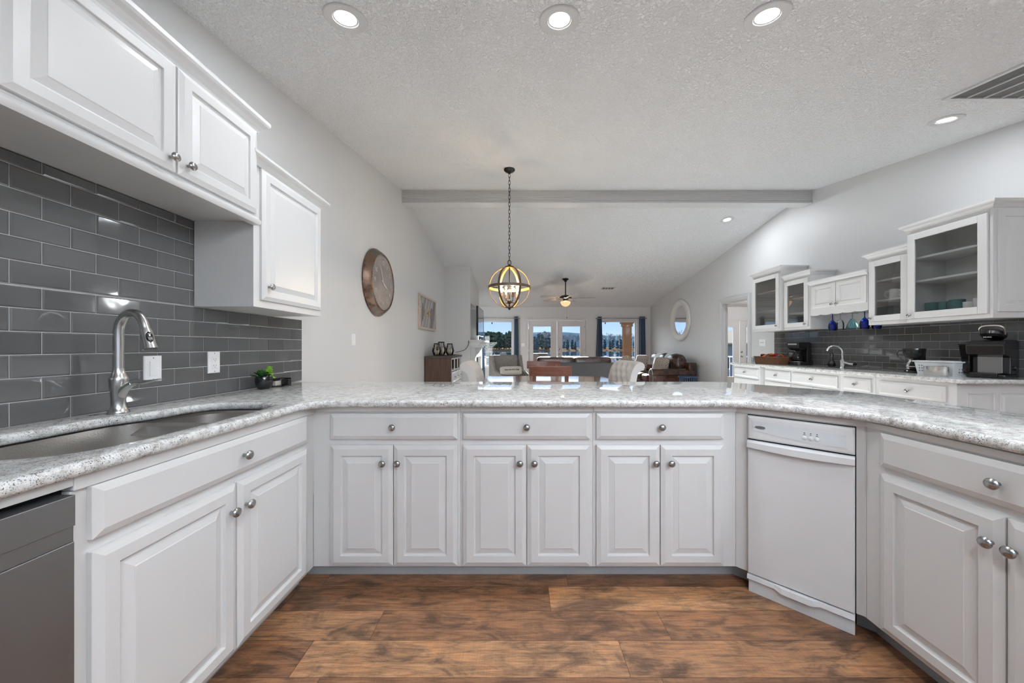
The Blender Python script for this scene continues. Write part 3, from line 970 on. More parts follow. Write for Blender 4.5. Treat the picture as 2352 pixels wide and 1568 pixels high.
# ------------------------------------------------------------------ granite top, sink, faucet
ZT0, ZT1 = .8805, .915
EX, EY = -.985, 1.668
fr = []
fr += [(EX, -2.2)]
fr += fillet((EX, -2.2), (EX, EY), (0, EY), .11, 10)
fr += fillet((0, EY), (PXR - .012, EY), (RX - .035, RY - .005), .14, 8)
fr += fillet((PXR - .012, EY), (RX - .033, RY - .03), (RX - .033, -1), .16, 8)
fr += [(RX - .033, -1.0), (1.95, -1.0)]
fr += fillet((1.95, -1), (1.935, 1.95), (1.50, 2.57), .16, 8)
fr += fillet((1.935, 1.95), (1.50, 2.57), (0, 2.57), .12, 8)
fr += [(XL, 2.57), (XL, -2.2)]
hole = smooth_poly([(-1.30, .80), (-1.45, .835), (-1.505, .95), (-1.508, 1.12), (-1.502, 1.27), (-1.462, 1.37), (-1.442, 1.48), (-1.405, 1.575), (-1.30, 1.608), (-1.18, 1.60), (-1.10, 1.555), (-1.072, 1.45), (-1.060, 1.25), (-1.060, 1.02), (-1.082, .88), (-1.16, .815)], 5)
tag(curve_slab('granite_countertop', fr, [hole], ZT0, ZT1, .0155, 'granite', res=5), 'speckled granite top running over the sink run and the peninsula', 'countertop')
# undermount double bowl sink
sk = T('kitchen_sink', 'stainless double bowl sink set under the granite', 'sink', (-1.28, 1.2, .68))
o_ = Vector((-1.28, 1.2, .68))
def bowl(pts, name, zs):
    cx = sum(p[0] for p in pts) / len(pts); cy = sum(p[1] for p in pts) / len(pts)
    rings = []
    for s_, z in zs:
        rings.append([(cx + (p[0] - cx) * s_ - o_.x, cy + (p[1] - cy) * s_ - o_.y, z - o_.z) for p in pts])
    return M().loft(rings, False, True)
near = smooth_poly([(-1.30, .785), (-1.46, .82), (-1.52, .95), (-1.523, 1.12), (-1.518, 1.27), (-1.46, 1.345), (-1.30, 1.355), (-1.12, 1.325), (-1.048, 1.24), (-1.045, 1.02), (-1.07, .87), (-1.15, .80)], 4)
far = smooth_poly([(-1.462, 1.40), (-1.458, 1.50), (-1.415, 1.59), (-1.30, 1.622), (-1.18, 1.615), (-1.09, 1.57), (-1.058, 1.46), (-1.056, 1.375), (-1.12, 1.352), (-1.30, 1.382)], 4)
zs = [(1.0, .8785), (1.0, .868), (1.0, .80), (.995, .735), (.975, .705), (.90, .69), (.80, .684), (.3, .68)]
nb_ = bowl(near, 'bowl', zs).out('bowl', 'steel_sink', sk, R(60), fix=False)
fb_ = bowl(far, 'bowl', [(1.0, .866)] + zs[2:]).out('bowl', 'steel_sink', sk, R(60), fix=False)
# flat rim ring hidden below the stone plus the divider deck
rim_o = [(p[0] + (p[0] + 1.28) * .08, p[1] + (p[1] - 1.2) * .06) for p in hole]
m = M(); 
m.loft([[(p[0] - o_.x, p[1] - o_.y, .879 - o_.z) for p in rim_o], [(-1.28 + (p[0] + 1.28) * 1.012 - o_.x, 1.2 + (p[1] - 1.2) * 1.012 - o_.y, .8785 - o_.z) for p in hole]], False, False)
m.out('rim', 'steel_sink', sk)
m = M(); 
dv = []
for i in range(9):
    u = i / 8; x = -1.50 + u * .46; yb = 1.345 + .035 * math.sin(PI * u) * 0
    z = .864
    dv.append([(x - o_.x, 1.33 - o_.y - .03 * u, z - .03 - o_.z), (x - o_.x, 1.35 - o_.y - .03 * u, z - o_.z), (x - o_.x, 1.395 - o_.y - .035 * u, z - o_.z), (x - o_.x, 1.412 - o_.y - .03 * u, z - .03 - o_.z)])
m.loft(dv); m.out('divider', 'steel_sink', sk, True)
for cx, cy in ((-1.28, 1.06), (-1.25, 1.49)):
    M().lathe([(.045, .683), (.045, .687), (.035, .688), (.03, .684), (.002, .684)], (cx - o_.x, cy - o_.y, -o_.z), 'z', 20).out('drain', 'chrome', sk, True)
M().text('KRAUS', .017, Matrix.Translation((-1.475 - o_.x, .985 - o_.y, .815 - o_.z)) @ Matrix.Rotation(R(90), 4, 'Z') @ Matrix.Rotation(R(78), 4, 'X'), .0006).out('lettering', 'print_black', sk)
# faucet
FX, FYY = -1.556, 1.352
fc = T('kitchen_faucet', 'tall brushed steel pull-down faucet behind the kitchen sink', 'faucet', (FX, FYY, .915))
M().lathe([(.0315, 0), (.0315, .003), (.030, .004), (.0295, .008), (.0262, .013), (.0228, .024), (.0208, .038), (.0206, .052), (.0222, .075), (.0246, .100), (.0264, .120), (.0268, .130), (.0258, .138), (.0222, .146), (.0188, .156), (.0165, .166), (.0158, .175)], n=32).out('body', 'steel_brushed', fc, True)
pts = [(0, 0, .175), (0, 0, .21), (0, 0, .25), (0, 0, .285)]
ra = .059
for k in range(1, 14):
    a_ = PI - k * R(164) / 13
    pts.append((ra + ra * math.cos(a_), -.10 * (ra + ra * math.cos(a_)), .308 + ra * 1.38 * math.sin(a_)))
M().tube(pts, [.0155] * 4 + [.0155] * 4 + [.0152] * 9, 20).out('spout', 'steel_brushed', fc, True)
e0, e1 = Vector(pts[-1]), Vector(pts[-2])
dr = (e0 - e1).normalized()
hp = [e0 + dr * s_ for s_ in (-.001, .004, .005, .016, .030, .046, .062, .078, .084, .0842)]
hd = M().tube([tuple(p) for p in hp], [.0152, .0156, .0168, .0185, .0195, .0188, .0192, .0215, .022, .018], 24).out('spray_head', 'steel_brushed', fc, True)
zq = dr.copy(); xq = Vector((1, -.55, .1)); xq = (xq - zq * xq.dot(zq)).normalized(); yq = zq.cross(xq)
bmx = Matrix(((yq.x, -zq.x, xq.x, 0), (yq.y, -zq.y, xq.y, 0), (yq.z, -zq.z, xq.z, 0), (0, 0, 0, 1)))
bc = e0 + dr * .042 + xq * .0185
m = M(); m.mx = Matrix.Translation(bc) @ bmx
ring = lambda s_, h: [(.0098 * s_ * math.cos(2 * PI * k / 20), .021 * s_ * math.sin(2 * PI * k / 20), h) for k in range(20)]
m.loft([ring(1, -.006), ring(1, .004), ring(.8, .0065)])
bt = m.out('button', 'black_plastic', hd, True)
m = M(); m.mx = Matrix.Translation(bc) @ bmx
m.box(-.0022, .0022, .002, .009, .0066, .0071); m.box(-.0045, .0045, .0105, .012, .0066, .0071)
for k in range(3):
    for j in range(4): m.box(-.0056 + j * .003, -.0036 + j * .003, -.004 - k * .0036, -.0024 - k * .0036, .0066, .0071)
m.out('icons', 'print_white', bt)
M().tube([tuple(e0 + dr * .0843), tuple(e0 + dr * .0850)], .0185, 20).out('spray_face', 'black_plastic', hd)
# lever: arm out of the body, then flattened handle
hpt = smooth_poly([(.008, 0, .070), (.024, -.002, .092), (.042, -.003, .108), (.060, -.004, .117)], 5, False)
M().tube(hpt, [.0165 - .005 * i / (len(hpt) - 1) for i in range(len(hpt))], 16).out('lever_neck', 'steel_brushed', fc, True)
m = M(); rings = []
hl = smooth_poly([(.054, -.004, .116), (.078, -.006, .124), (.105, -.008, .122), (.140, -.011, .127), (.176, -.014, .134)], 5, False)
for i, p in enumerate(hl):
    u = i / (len(hl) - 1); w = .011 - .003 * math.sin(PI * u) - .003 * u; h = .0115 * (1 - u) ** 1.3 + .0034
    rings.append([(p[0], p[1] + w * math.cos(2 * PI * k / 14), p[2] + h * math.sin(2 * PI * k / 14)) for k in range(14)])
m.loft(rings); m.out('lever', 'steel_brushed', fc, True)

# wall plates
def plate(name, label, cat, loc, rz, w=.072, h=.115, kind='outlet', group=None, gang=1):
    t_ = T(name, label, cat, loc, rz, group)
    m = M(); m.rings_rect(-w / 2, w / 2, -h / 2, h / 2, [(0, 0), (0, -.004), (.004, -.007)])
    m.out('cover_plate', 'plate_white', t_)
    for gq in range(gang):
        x = (gq - (gang - 1) / 2) * .046
        m = M(); m.rings_rect(x - .0165, x + .0165, -.033, .033, [(0, -.006), (0, -.0085), (.0015, -.0095)])
        r = m.out('receptacle' if kind == 'outlet' else 'rocker', 'plate_white', t_)
        if kind == 'outlet':
            m = M()
            for zz in (-.017, .017):
                m.box(x - .008, x - .0062, -.0101, -.0094, zz - .004, zz + .005)
                m.box(x + .0062, x + .008, -.0101, -.0094, zz - .004, zz + .005)
                m.box(x - .002, x + .002, -.0101, -.0094, zz - .0105, zz - .0065)
            m.out('slots', 'plate_slot', r)
        elif kind == 'toggle':
            M().box(x - .004, x + .004, -.018, -.0094, -.004, .008).out('toggle', 'plate_slot', r)
    m = M()
    for zz in (-.048, .048): m.lathe([(.003, -.0068), (.003, -.0078), (.0005, -.008)], (0, 0, zz * h / .115), 'y', 10)
    m.out('screws', 'plate_slot', t_)
    return t_
tx = XL + .0085
plate('wall_outlet', 'white wall outlet on the grey tile between faucet and plant', 'outlet', (tx, 1.868, 1.089), R(90))
plate('wall_switch', 'white rocker switch on the grey tile behind the faucet', 'switch', (tx, 1.556, 1.075), R(90), w=.076, kind='rocker')
plate('wall_switch', 'slim white switch on the painted wall below the clock', 'switch', (XL, 3.46, 1.242), R(90), kind='rocker')
plate('wall_switch', 'double white switch plate on the wall beside the doorway', 'switch', (XR, 5.90, 1.235), R(-90), w=.15, kind='toggle', gang=2)
plate('wall_switch', 'double white switch plate beside the curtain and glazed doors', 'switch', (fx(1201.5), YF, 1.22), 0, w=.118, kind='rocker', gang=2)

# ------------------------------------------------------------------ upper cabinets
CROWN = [(0, 0), (.006, 0), (.010, .012), (.020, .026), (.036, .036), (.042, .044), (.042, .058), (0, .058)]
def crown(parent, w, d, z, h=.065, left=True, right=True, o=1.0):
    k = h / .058
    path = ([(0, d)] if left else []) + [(0, 0), (w, 0)] + ([(w, d)] if right else [])
    m = M(); m.sweep([(a * o, z + b * k) for a, b in CROWN], path)
    m.box(.001, w - .001, .001, d, z, z + h * .4)
    return m.out('crown_molding', 'cabinet_white', parent)
# sink wall, viewer faces -X
t_ = T('wall_cabinet', 'short white double door cabinet high over the sink', 'cabinet', (-1.325, .867, 0), R(90), None)
wd = 1.757 - .867
M().box(0, wd, 0, .317, 1.806, 2.262).out('body', 'cabinet_white', t_, bevel=.0015)
m = M(); m.sweep([(0, 1.785), (.018, 1.785), (.024, 1.794), (.024, 1.806), (.012, 1.815), (.004, 1.826), (0, 1.828)], [(0, .0), (wd, .0)]); m.box(0, wd, 0, .02, 1.785, 1.806); m.out('bottom_rail', 'cabinet_white', t_, True)
door(t_, .010, .463, 1.836, 2.246, .434, 1.882)
door(t_, .471, wd - .016, 1.836, 2.246, .502, 1.882)
crown(t_, wd, .317, 2.250, .068, left=False)
t_ = T('wall_cabinet', 'white wall cabinet at the edge of view before the double door one', 'cabinet', (-1.325, .05, 0), R(90))
M().box(0, .815, 0, .317, 1.806, 2.262).out('body', 'cabinet_white', t_, bevel=.0015)
m = M(); m.sweep([(0, 1.785), (.018, 1.785), (.024, 1.794), (.024, 1.806), (.012, 1.815), (.004, 1.826), (0, 1.828)], [(0, .0), (.815, .0)]); m.box(0, .815, 0, .02, 1.785, 1.806); m.out('bottom_rail', 'cabinet_white', t_, True)
door(t_, .012, .40, 1.836, 2.246, .37, 1.882); door(t_, .408, .803, 1.836, 2.246, .44, 1.882)
crown(t_, .815, .317, 2.250, .068, left=False, right=False)
t_ = T('wall_cabinet', 'taller white single door cabinet above the potted succulent', 'cabinet', (-1.343, 1.759, 0), R(90))
wd = 2.352 - 1.759
M().box(0, wd, 0, .30, 1.376, 2.105).out('body', 'cabinet_white', t_, bevel=.0015)
door(t_, .040, wd - .016, 1.415, 2.094, .078, 1.487)
crown(t_, wd, .30, 2.098, .055)

# coffee bar wall, viewer faces +X : near end at small Y.  local x = Y1 - Y
def glass_cab(label, x_face, y1, y0, z0, z1, zc0, zc1, shelves, kx_far, crown_l, crown_r):
    t_ = T('glass_door_cabinet', label, 'cabinet', (x_face, y1, 0), R(-90), 'glass door cabinets over the coffee bar')
    w = y1 - y0; d = XR - .002 - x_face; th = .018
    m = M()
    m.box(0, th, 0, d, z0, z1); m.box(w - th, w, 0, d, z0, z1)
    m.box(th, w - th, .0205, d, z0, z0 + .078); m.box(th, w - th, 0, d, z1 - th, z1)
    m.box(th, w - th, d - .008, d, z0 + .078, z1 - th)
    s = .034
    m.box(th, s, 0, .02, z0 + .036, z1 - th); m.box(w - s, w - th, 0, .02, z0 + .036, z1 - th)
    m.box(th, w - th, 0, .02, z0, z0 + .036); m.box(s, w - s, 0, .02, z1 - .04, z1 - th)
    m.out('body', 'cabinet_white', t_, bevel=.0015)
    for zz in shelves:
        M().box(th, w - th, .03, d - .009, zz - .019, zz).out('shelf', 'cabinet_white', t_, bevel=.001)
    x0, x1, za, zb = .02, w - .02, z0 + .036, z1 - .042
    st = .060
    m = M()
    for a, b, c, e in ((x0, x0 + st, za, zb), (x1 - st, x1, za, zb), (x0 + st, x1 - st, za, za + st), (x0 + st, x1 - st, zb - st, zb)):
        m.box(a, b, -.021, -.001, c, e)
    dd = m.out('door', 'cabinet_white', t_, bevel=.004)
    M().box(x0 + st, x1 - st, -.010, -.006, za + st, zb - st).out('pane', 'cabinet_glass', dd)
    kx = x0 + st * .45 if kx_far else x1 - st * .45
    knob(dd, kx, -.021, za + st * .55, .95)
    crown(t_, w, d, z1 - .008, zc1 - zc0, crown_l, crown_r)
    return t_
glass_cab('large glass door cabinet holding teal mugs, at the near end', 3.752, 3.372, 2.760, 1.402, 2.283, 2.275, 2.335, (1.80, 2.02), True, True, True)
glass_cab('narrow glass door cabinet holding white mugs', 3.800, 3.790, 3.376, 1.404, 2.125, 2.115, 2.172, (1.672, 1.880), True, True, False)
glass_cab('narrow empty glass door cabinet beside the wine glass rack', 3.800, 4.998, 4.552, 1.402, 2.125, 2.115, 2.175, (1.640, 1.850), False, False, True)
glass_cab('tall empty glass door cabinet next to the doorway', 3.755, 5.600, 5.002, 1.401, 2.275, 2.267, 2.332, (1.72, 2.01), False, True, True)
# raised panel on the near end
m = M(); m.mx = Matrix.Rotation(R(0), 4, 'Z')
t_ = [o for o in C.objects if o.get('label', '').startswith('large glass door')][0]
m = M(); m.mx = Matrix.Translation((.612, 0, 0)) @ Matrix.Rotation(R(90), 4, 'Z')
m.rings_rect(.035, .355, 1.45, 2.255, [(0, 0), (0, -.012), (.052, -.012), (.055, -.005), (.062, -.004), (.09, -.010)])
m.out('end_panel', 'cabinet_white', t_, bevel=.001)
# short cabinet with stemware rack
t_ = T('wall_cabinet', 'short white cabinet with two small doors above the hanging wine glasses', 'cabinet', (3.800, 4.548, 0), R(-90))
wd = 4.548 - 3.794; d = XR - .002 - 3.80
M().box(0, wd, 0, d, 1.645, 1.966).out('body', 'cabinet_white', t_, bevel=.0015)
door(t_, .040, .372, 1.655, 1.952, .345, 1.685, stile=.05); door(t_, .379, wd - .012, 1.655, 1.952, .41, 1.685, stile=.05)
crown(t_, wd, d, 1.958, .056, True, False)
m = M(); n = 60; ring0, ring1 = [], []
for i in range(n + 1):
    x = wd * i / n
    z = 1.578 - .013 * abs(math.sin(PI * 5 * x / wd)) ** .6
    ring0.append(x); ring1.append(z)
rg = []
for x, z in zip(ring0, ring1): rg.append([(x, 0, 1.645), (x, 0, z), (x, .018, z), (x, .018, 1.645)])
m.loft(rg); 
m.out('valance', 'cabinet_white', t_)
m = M()
for k in range(6):
    x = .02 + k * (wd - .04) / 5
    m.box(x - .018, x + .018, .03, d - .01, 1.572, 1.582); m.box(x - .006, x + .006, .03, d - .01, 1.582, 1.645)
m.out('stemware_rail', 'cabinet_white', t_)

# base cabinets of the coffee bar
BX = 3.482
GB = 'base cabinets of the coffee bar'
def bar_unit(label, y1, y0, x_face, dy1, dy0, lower):
    w = y1 - y0
    t_ = T('base_cabinet', label, 'cabinet', (x_face, y1, 0), R(-90), GB)
    M().box(0, w, 0, XR - .002 - x_face, TOE, .88).out('body', 'cabinet_white', t_, bevel=.0015)
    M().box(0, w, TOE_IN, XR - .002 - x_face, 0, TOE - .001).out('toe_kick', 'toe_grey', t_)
    a, b = y1 - dy1, y1 - dy0
    drawer(t_, a, b, ZDB, ZDT, (a + b) / 2)
    if lower == 'drawers':
        drawer(t_, a, b, .42, ZD1, (a + b) / 2); drawer(t_, a, b, ZD0, .40, (a + b) / 2)
    elif lower == 1:
        door(t_, a, b, ZD0, ZD1, a + .03, .6)
    else:
        c = (a + b) / 2
        door(t_, a, c - .002, ZD0, ZD1, c - .03, .6); door(t_, c + .002, b, ZD0, ZD1, c + .03, .6)
    return t_
bar_unit('white drawer stack standing proud at the doorway end of the coffee bar', 5.54, 4.945, 3.415, 5.51, 4.965, 'drawers')
bar_unit('narrow white drawer cabinet under the snack basket', 4.943, 4.452, BX, 4.925, 4.462, 'drawers')
bar_unit('white cabinet under the black coffee maker and bar faucet', 4.450, 3.785, BX, 4.44, 3.80, 2)
bar_unit('white single door cabinet below the chrome bar faucet', 3.783, 3.405, BX, 3.735, 3.44, 1)
t_ = bar_unit('white cabinet with end panels below the pod coffee machine', 3.403, 2.772, BX, 3.362, 2.835, 2)
m = M(); m.mx = Matrix.Translation((.631, 0, 0)) @ Matrix.Rotation(R(90), 4, 'Z')
for a, b in ((.08, .30), (.345, .60)):
    m.rings_rect(a, b, .14, .80, [(0, 0), (.003, -.006), (.012, -.001), (.030, -.007)])
m.out('end_panel', 'cabinet_white', t_)
outl = []
outl += [(XR - .001, 2.70)]
outl += fillet((XR, 2.70), (BX - .04, 2.70), (BX - .04, 4.5), .03, 4)
outl += smooth_poly([(BX - .04, 2.9), (BX - .043, 4.6), (BX - .06, 4.9), (3.385, 5.1), (3.37, 5.45)], 5, False)
outl += fillet((3.37, 5.3), (3.37, 5.62), (XR, 5.62), .05, 5)
outl += [(XR - .001, 5.62)]
tag(curve_slab('granite_countertop', outl, [], ZT0, ZT1, .0125, 'granite'), 'granite top of the coffee bar along the tiled wall', 'countertop')

# ------------------------------------------------------------------ ceiling lamps, vents
def recessed(x, y, label, watt=None, r=.102):
    z = zc(y)
    t_ = T('recessed_light', label, 'ceiling light', (x, y, z), 0, 'recessed ceiling lights')
    sl = math.atan(.17) if -.6 < y < RIDGE_Y else (-math.atan(.162) if y >= RIDGE_Y else 0)
    t_.rotation_euler = (sl, 0, 0)
    M().lathe([(r, 0), (r, -.005), (r * .96, -.008), (r * .6, -.006), (r * .56, .004), (r * .56, .0)], n=40, cap=False).out('trim_ring', 'trim_white', t_, True)
    M().lathe([(r * .57, .001), (r * .4, -.002), (.001, -.003)], n=32).out('lens', 'lamp_lens', t_, True)
    ld = bpy.data.lights.new('lamp', 'AREA'); ld.shape = 'DISK'; ld.size = r * 1.0; ld.energy = watt or LAMP_W; ld.color = (.92, .975, 1.04)
    lo = bpy.data.objects.new('lamp', ld); C.objects.link(lo); lo.parent = t_; lo.location = (0, 0, -.012)
recessed(-.88, 1.763, 'recessed ceiling light nearest the sink wall', 3.4)
recessed(.204, 1.774, 'recessed ceiling light between two others over the peninsula floor')
recessed(1.243, 1.748, 'recessed ceiling light over the angled end of the peninsula')
recessed(3.47, 2.832, 'recessed ceiling light between ceiling return grille and wall', 3.6)
recessed(3.417, 5.73, 'small recessed ceiling light beyond the beam')
for i, (x, y) in enumerate(((.35, -.25), (1.3, -.25), (.4, -1.6), (1.8, -1.6), (2.3, .2))):  # lamps added out of view to brighten the cabinet fronts
    recessed(x, y, 'recessed ceiling light added out of view to brighten the peninsula aisle', 6.5)

def ceil_vent(x0, x1, y0, y1, label, slats, name='ceiling_vent'):
    yc, xc = (y0 + y1) / 2, (x0 + x1) / 2
    t_ = T(name, label, 'vent', (xc, yc, zc(yc)))
    t_.rotation_euler = (math.atan(.17) if yc < RIDGE_Y else -math.atan(.162), 0, 0)
    a, b = (x1 - x0) / 2, (y1 - y0) / 2
    f = .028
    m = M(); m.box(-a, -a + f, -b, b, -.012, 0); m.box(a - f, a, -b, b, -.012, 0); m.box(-a + f, a - f, -b, -b + f, -.012, 0); m.box(-a + f, a - f, b - f, b, -.012, 0)
    m.out('vent_frame', 'trim_white', t_, bevel=.002)
    M().box(-a + f, a - f, -b + f, b - f, -.002, 0).out('backing', 'vent_dark', t_)
    m = M()
    if slats == 'grid':
        k = 5
        for i in range(1, k):
            x = -a + f + i * (2 * a - 2 * f) / k; m.box(x - .005, x + .005, -b + f, b - f, -.010, -.002)
    else:
        for i in range(3):
            x = -a + f + (i + 1) * (2 * a - 2 * f) / 4; m.box(x - .006, x + .006, -b + f, b - f, -.011, -.002)
    m.out('slat', 'trim_white', t_)
ceil_vent(3.055, 3.72, 1.86, 2.525, 'large white return grille in the kitchen ceiling', 'grid', 'return_grille')
ceil_vent(2.15, 2.50, 9.05, 9.25, 'small white supply vent in the living room ceiling', 'v')
ceil_vent(-.72, -.42, 9.0, 9.2, 'small white supply vent seen behind the globe chandelier', 'v')

def torchiere(x, y, h, power, label):  # unseen lamp added to bounce light off the ceiling
    t_ = T('added_fill_lamp', label, 'fill lamp', (x, y, 0))
    M().lathe([(.002, 0), (.14, 0), (.14, .015), (.05, .03), (.002, .03)], n=28).out('base', 'bronze_black', t_, True)
    M().tube([(0, 0, .02), (0, 0, h - .08)], .012, 12).out('pole', 'bronze_black', t_, True)
    M().lathe([(.02, h - .10), (.08, h - .085), (.15, h - .04), (.19, h), (.186, h), (.14, h - .03), (.02, h - .07)], n=32, cap=False).out('lamp_shade', 'trim_white', t_, True)
    ld = bpy.data.lights.new('lamp', 'AREA'); ld.shape = 'DISK'; ld.size = .30; ld.energy = power; ld.spread = R(115); ld.color = (.86, .965, 1.08)
    lo = bpy.data.objects.new('lamp', ld); C.objects.link(lo); lo.parent = t_; lo.location = (0, 0, h + .003); lo.rotation_euler = (PI, 0, 0)
torchiere(1.4, -2.0, 1.35, 165, 'torchiere fill lamp added unseen in the kitchen behind the viewer')
torchiere(2.3, -2.0, 1.35, 165, 'torchiere fill lamp added unseen beside the kitchen wall behind the viewer')
el = T('added_entry_light', 'flush ceiling light added unseen to brighten the entry hall', 'ceiling light', (6.3, 8.3, ZF))  # lamp added because the entry hall came out dark
M().lathe([(.002, 0), (.17, 0), (.17, -.02), (.16, -.05), (.10, -.085), (.002, -.095)], n=32).out('lamp_shade', 'lamp_lens', el, True)
ld = bpy.data.lights.new('lamp', 'POINT'); ld.energy = 60; ld.color = (.95, .985, 1.0); ld.shadow_soft_size = .12
lo = bpy.data.objects.new('lamp', ld); C.objects.link(lo); lo.parent = el; lo.location = (0, 0, -.24)

# ------------------------------------------------------------------ chandelier
px_, py_ = -.115, 4.01
zc_ = zc(py_)
gz = 1.852
ch = T('globe_chandelier', 'open globe chandelier with warm bulbs, hanging on a long chain', 'chandelier', (px_, py_, gz))
rg_ = .236
m = M().lathe([(.004, 0), (.062, 0), (.064, -.010), (.05, -.024), (.018, -.032), (.012, -.05), (.002, -.05)], (0, 0, zc_ - gz - .006), n=28); m.out('canopy', 'bronze_black', ch, True)
m = M(); z = zc_ - gz - .05; k = 0; ln = .052
def link(m, z, ln, w, r, rot):
    pts = []
    for i in range(14):
        a_ = 2 * PI * i / 14
        x = w * math.cos(a_); zz = ln / 2 * math.sin(a_)
        pts.append((x * math.cos(rot), x * math.sin(rot), z - ln / 2 + zz))
    m.tube(pts, r, 6, True)
while z > rg_ + .075:
    link(m, z, ln, .0115, .0028, R(20) + (PI / 2) * (k % 2)); z -= ln * .80; k += 1
link(m, rg_ + .078, .062, .021, .0035, R(10))
m.out('chain', 'bronze_black', ch, True)
def hoop(parent, r, w, th, rotz, tilt, outer, inner, name):
    """flat band ring in a vertical plane containing z, rotated by rotz; tilt 90 makes it horizontal"""
    def ringmesh(r0, r1):
        m = M(); rings = []
        mx = Matrix.Rotation(rotz, 4, 'Z') @ Matrix.Rotation(tilt, 4, 'X')
        n = 64
        for i in range(n + 1):
            a_ = 2 * PI * i / n
            c, s_ = math.cos(a_), math.sin(a_)
            rings.append([tuple(mx @ Vector((rr * c, yy, rr * s_))) for rr, yy in ((r0, -w / 2), (r1, -w / 2), (r1, w / 2), (r0, w / 2))])
        m.loft(rings, False, False); return m
    o = ringmesh(r - th / 2, r).out(name, outer, parent)
    ringmesh(r - th, r - th / 2).out('inner_face', inner, o)
for rz_ in (R(2), R(62), R(122)):
    hoop(ch, rg_, .026, .007, rz_ + R(0), 0, 'bronze_brown', 'gold_inside', 'hoop')
hoop(ch, rg_ + .007, .030, .008, 0, R(90), 'bronze_brown', 'gold_inside', 'equator_band')
m = M().lathe([(.002, .02), (.045, .016), (.05, .002), (.02, -.004), (.012, -.012), (.012, -.02), (.002, -.024)], (0, 0, -rg_), n=24)
m.lathe([(.002, .03), (.010, .028), (.012, .018), (.05, .004), (.052, -.004), (.002, -.008)], (0, 0, rg_), n=24); m.out('pole_cap', 'bronze_black', ch, True)
m = M().tube([(0, 0, rg_), (0, 0, -.17)], .0065, 10)
m.lathe([(.002, .03), (.018, .028), (.027, .012), (.027, 0), (.018, -.016), (.008, -.022), (.008, -.032), (.011, -.038), (.002, -.048)], (0, 0, -.17), n=20)
m.out('stem', 'bronze_black', ch, True)
for k in range(4):
    a_ = R(25) + k * PI / 2
    c, s_ = math.cos(a_), math.sin(a_)
    P = lambda d, z: (c * d, s_ * d, z)
    arm = M().tube(smooth_poly([P(.02, -.172), P(.06, -.176), P(.088, -.168), P(.098, -.145), P(.098, -.115)], 4, False), .0045, 8).out('arm', 'bronze_black', ch, True)
    M().lathe([(.003, 0), (.017, .0), (.017, .05), (.014, .052), (.002, .052)], P(.098, -.118), n=16).out('candle_sleeve', 'bronze_brown', arm, True)
    b = M().lathe([(.007, .0), (.011, .012), (.019, .035), (.024, .058), (.022, .078), (.012, .093), (.002, .097)], P(.098, -.066), n=16).out('bulb', 'clear_glass', arm, True)
    M().lathe([(.002, .012), (.0055, .016), (.007, .045), (.0055, .066), (.001, .07)], P(.098, -.066), n=10).out('filament', 'bulb_warm', arm, True)
    ld = bpy.data.lights.new('bulb_light', 'POINT'); ld.energy = 3.6; ld.color = (1, .78, .52); ld.shadow_soft_size = .02
    lo = bpy.data.objects.new('bulb_light', ld); C.objects.link(lo); lo.parent = ch; lo.location = P(.098, -.02)

# ------------------------------------------------------------------ ceiling fan
fx_, fy_ = 1.12, 8.46
zf = zc(fy_)
fn = T('ceiling_fan', 'black ceiling fan with pale blades and a glowing glass bowl', 'fan', (fx_, fy_, 2.34))
q0 = zf - 2.34
M().lathe([(.002, 0), (.075, 0), (.078, -.018), (.045, -.035), (.03, -.055), (.03, -.07), (.002, -.07)], (0, 0, q0 - .005), n=24).out('canopy', 'bronze_black', fn, True)
M().tube([(0, 0, q0 - .06), (0, 0, .07)], .013, 12).out('downrod', 'bronze_black', fn, True)
M().lathe([(.015, .085), (.03, .08), (.10, .06), (.142, .035), (.148, .015), (.135, -.005), (.09, -.015), (.06, -.03), (.002, -.03)], n=32).out('motor_housing', 'bronze_black', fn, True)
M().lathe([(.04, -.03), (.06, -.035), (.062, -.06), (.05, -.07), (.002, -.07)], n=24).out('light_fitter', 'bronze_brown', fn, True)
M().lathe([(.055, -.062), (.11, -.075), (.125, -.10), (.105, -.15), (.06, -.188), (.012, -.2), (.012, -.21), (.002, -.212)], n=28).out('glass_bowl', 'bowl_glow', fn, True)
m = M().tube([(.03, -.02, -.21), (.03, -.02, -.46)], .0015, 6); m.lathe([(.002, 0), (.007, -.01), (.007, -.03), (.002, -.036)], (.03, -.02, -.455), n=10); m.out('pull_chain', 'bronze_black', fn)
for k in range(5):
    a_ = R(-8) + k * 2 * PI / 5
    mx = Matrix.Rotation(a_, 4, 'Z') @ Matrix.Rotation(R(11), 4, 'X')
    m = M(); m.mx = mx
    n = 10; up, dn = [], []
    ol = [(.21, -.045), (.30, -.062), (.55, -.072), (.66, -.066), (.70, -.035), (.71, 0), (.70, .035), (.66, .066), (.55, .072), (.30, .062), (.21, .045)]
    m.prism(ol, -.004, .004)
    bl = m.out('blade', 'wood_blade', fn, bevel=.002)
    m = M(); m.mx = mx
    m.box(.08, .27, -.018, .018, -.010, -.004); m.out('blade_iron', 'bronze_brown', bl)
ld = bpy.data.lights.new('fan_light', 'POINT'); ld.energy = 7; ld.color = (1, .9, .78); ld.shadow_soft_size = .035
lo = bpy.data.objects.new('fan_light', ld); C.objects.link(lo); lo.parent = fn; lo.location = (0, 0, -.135)

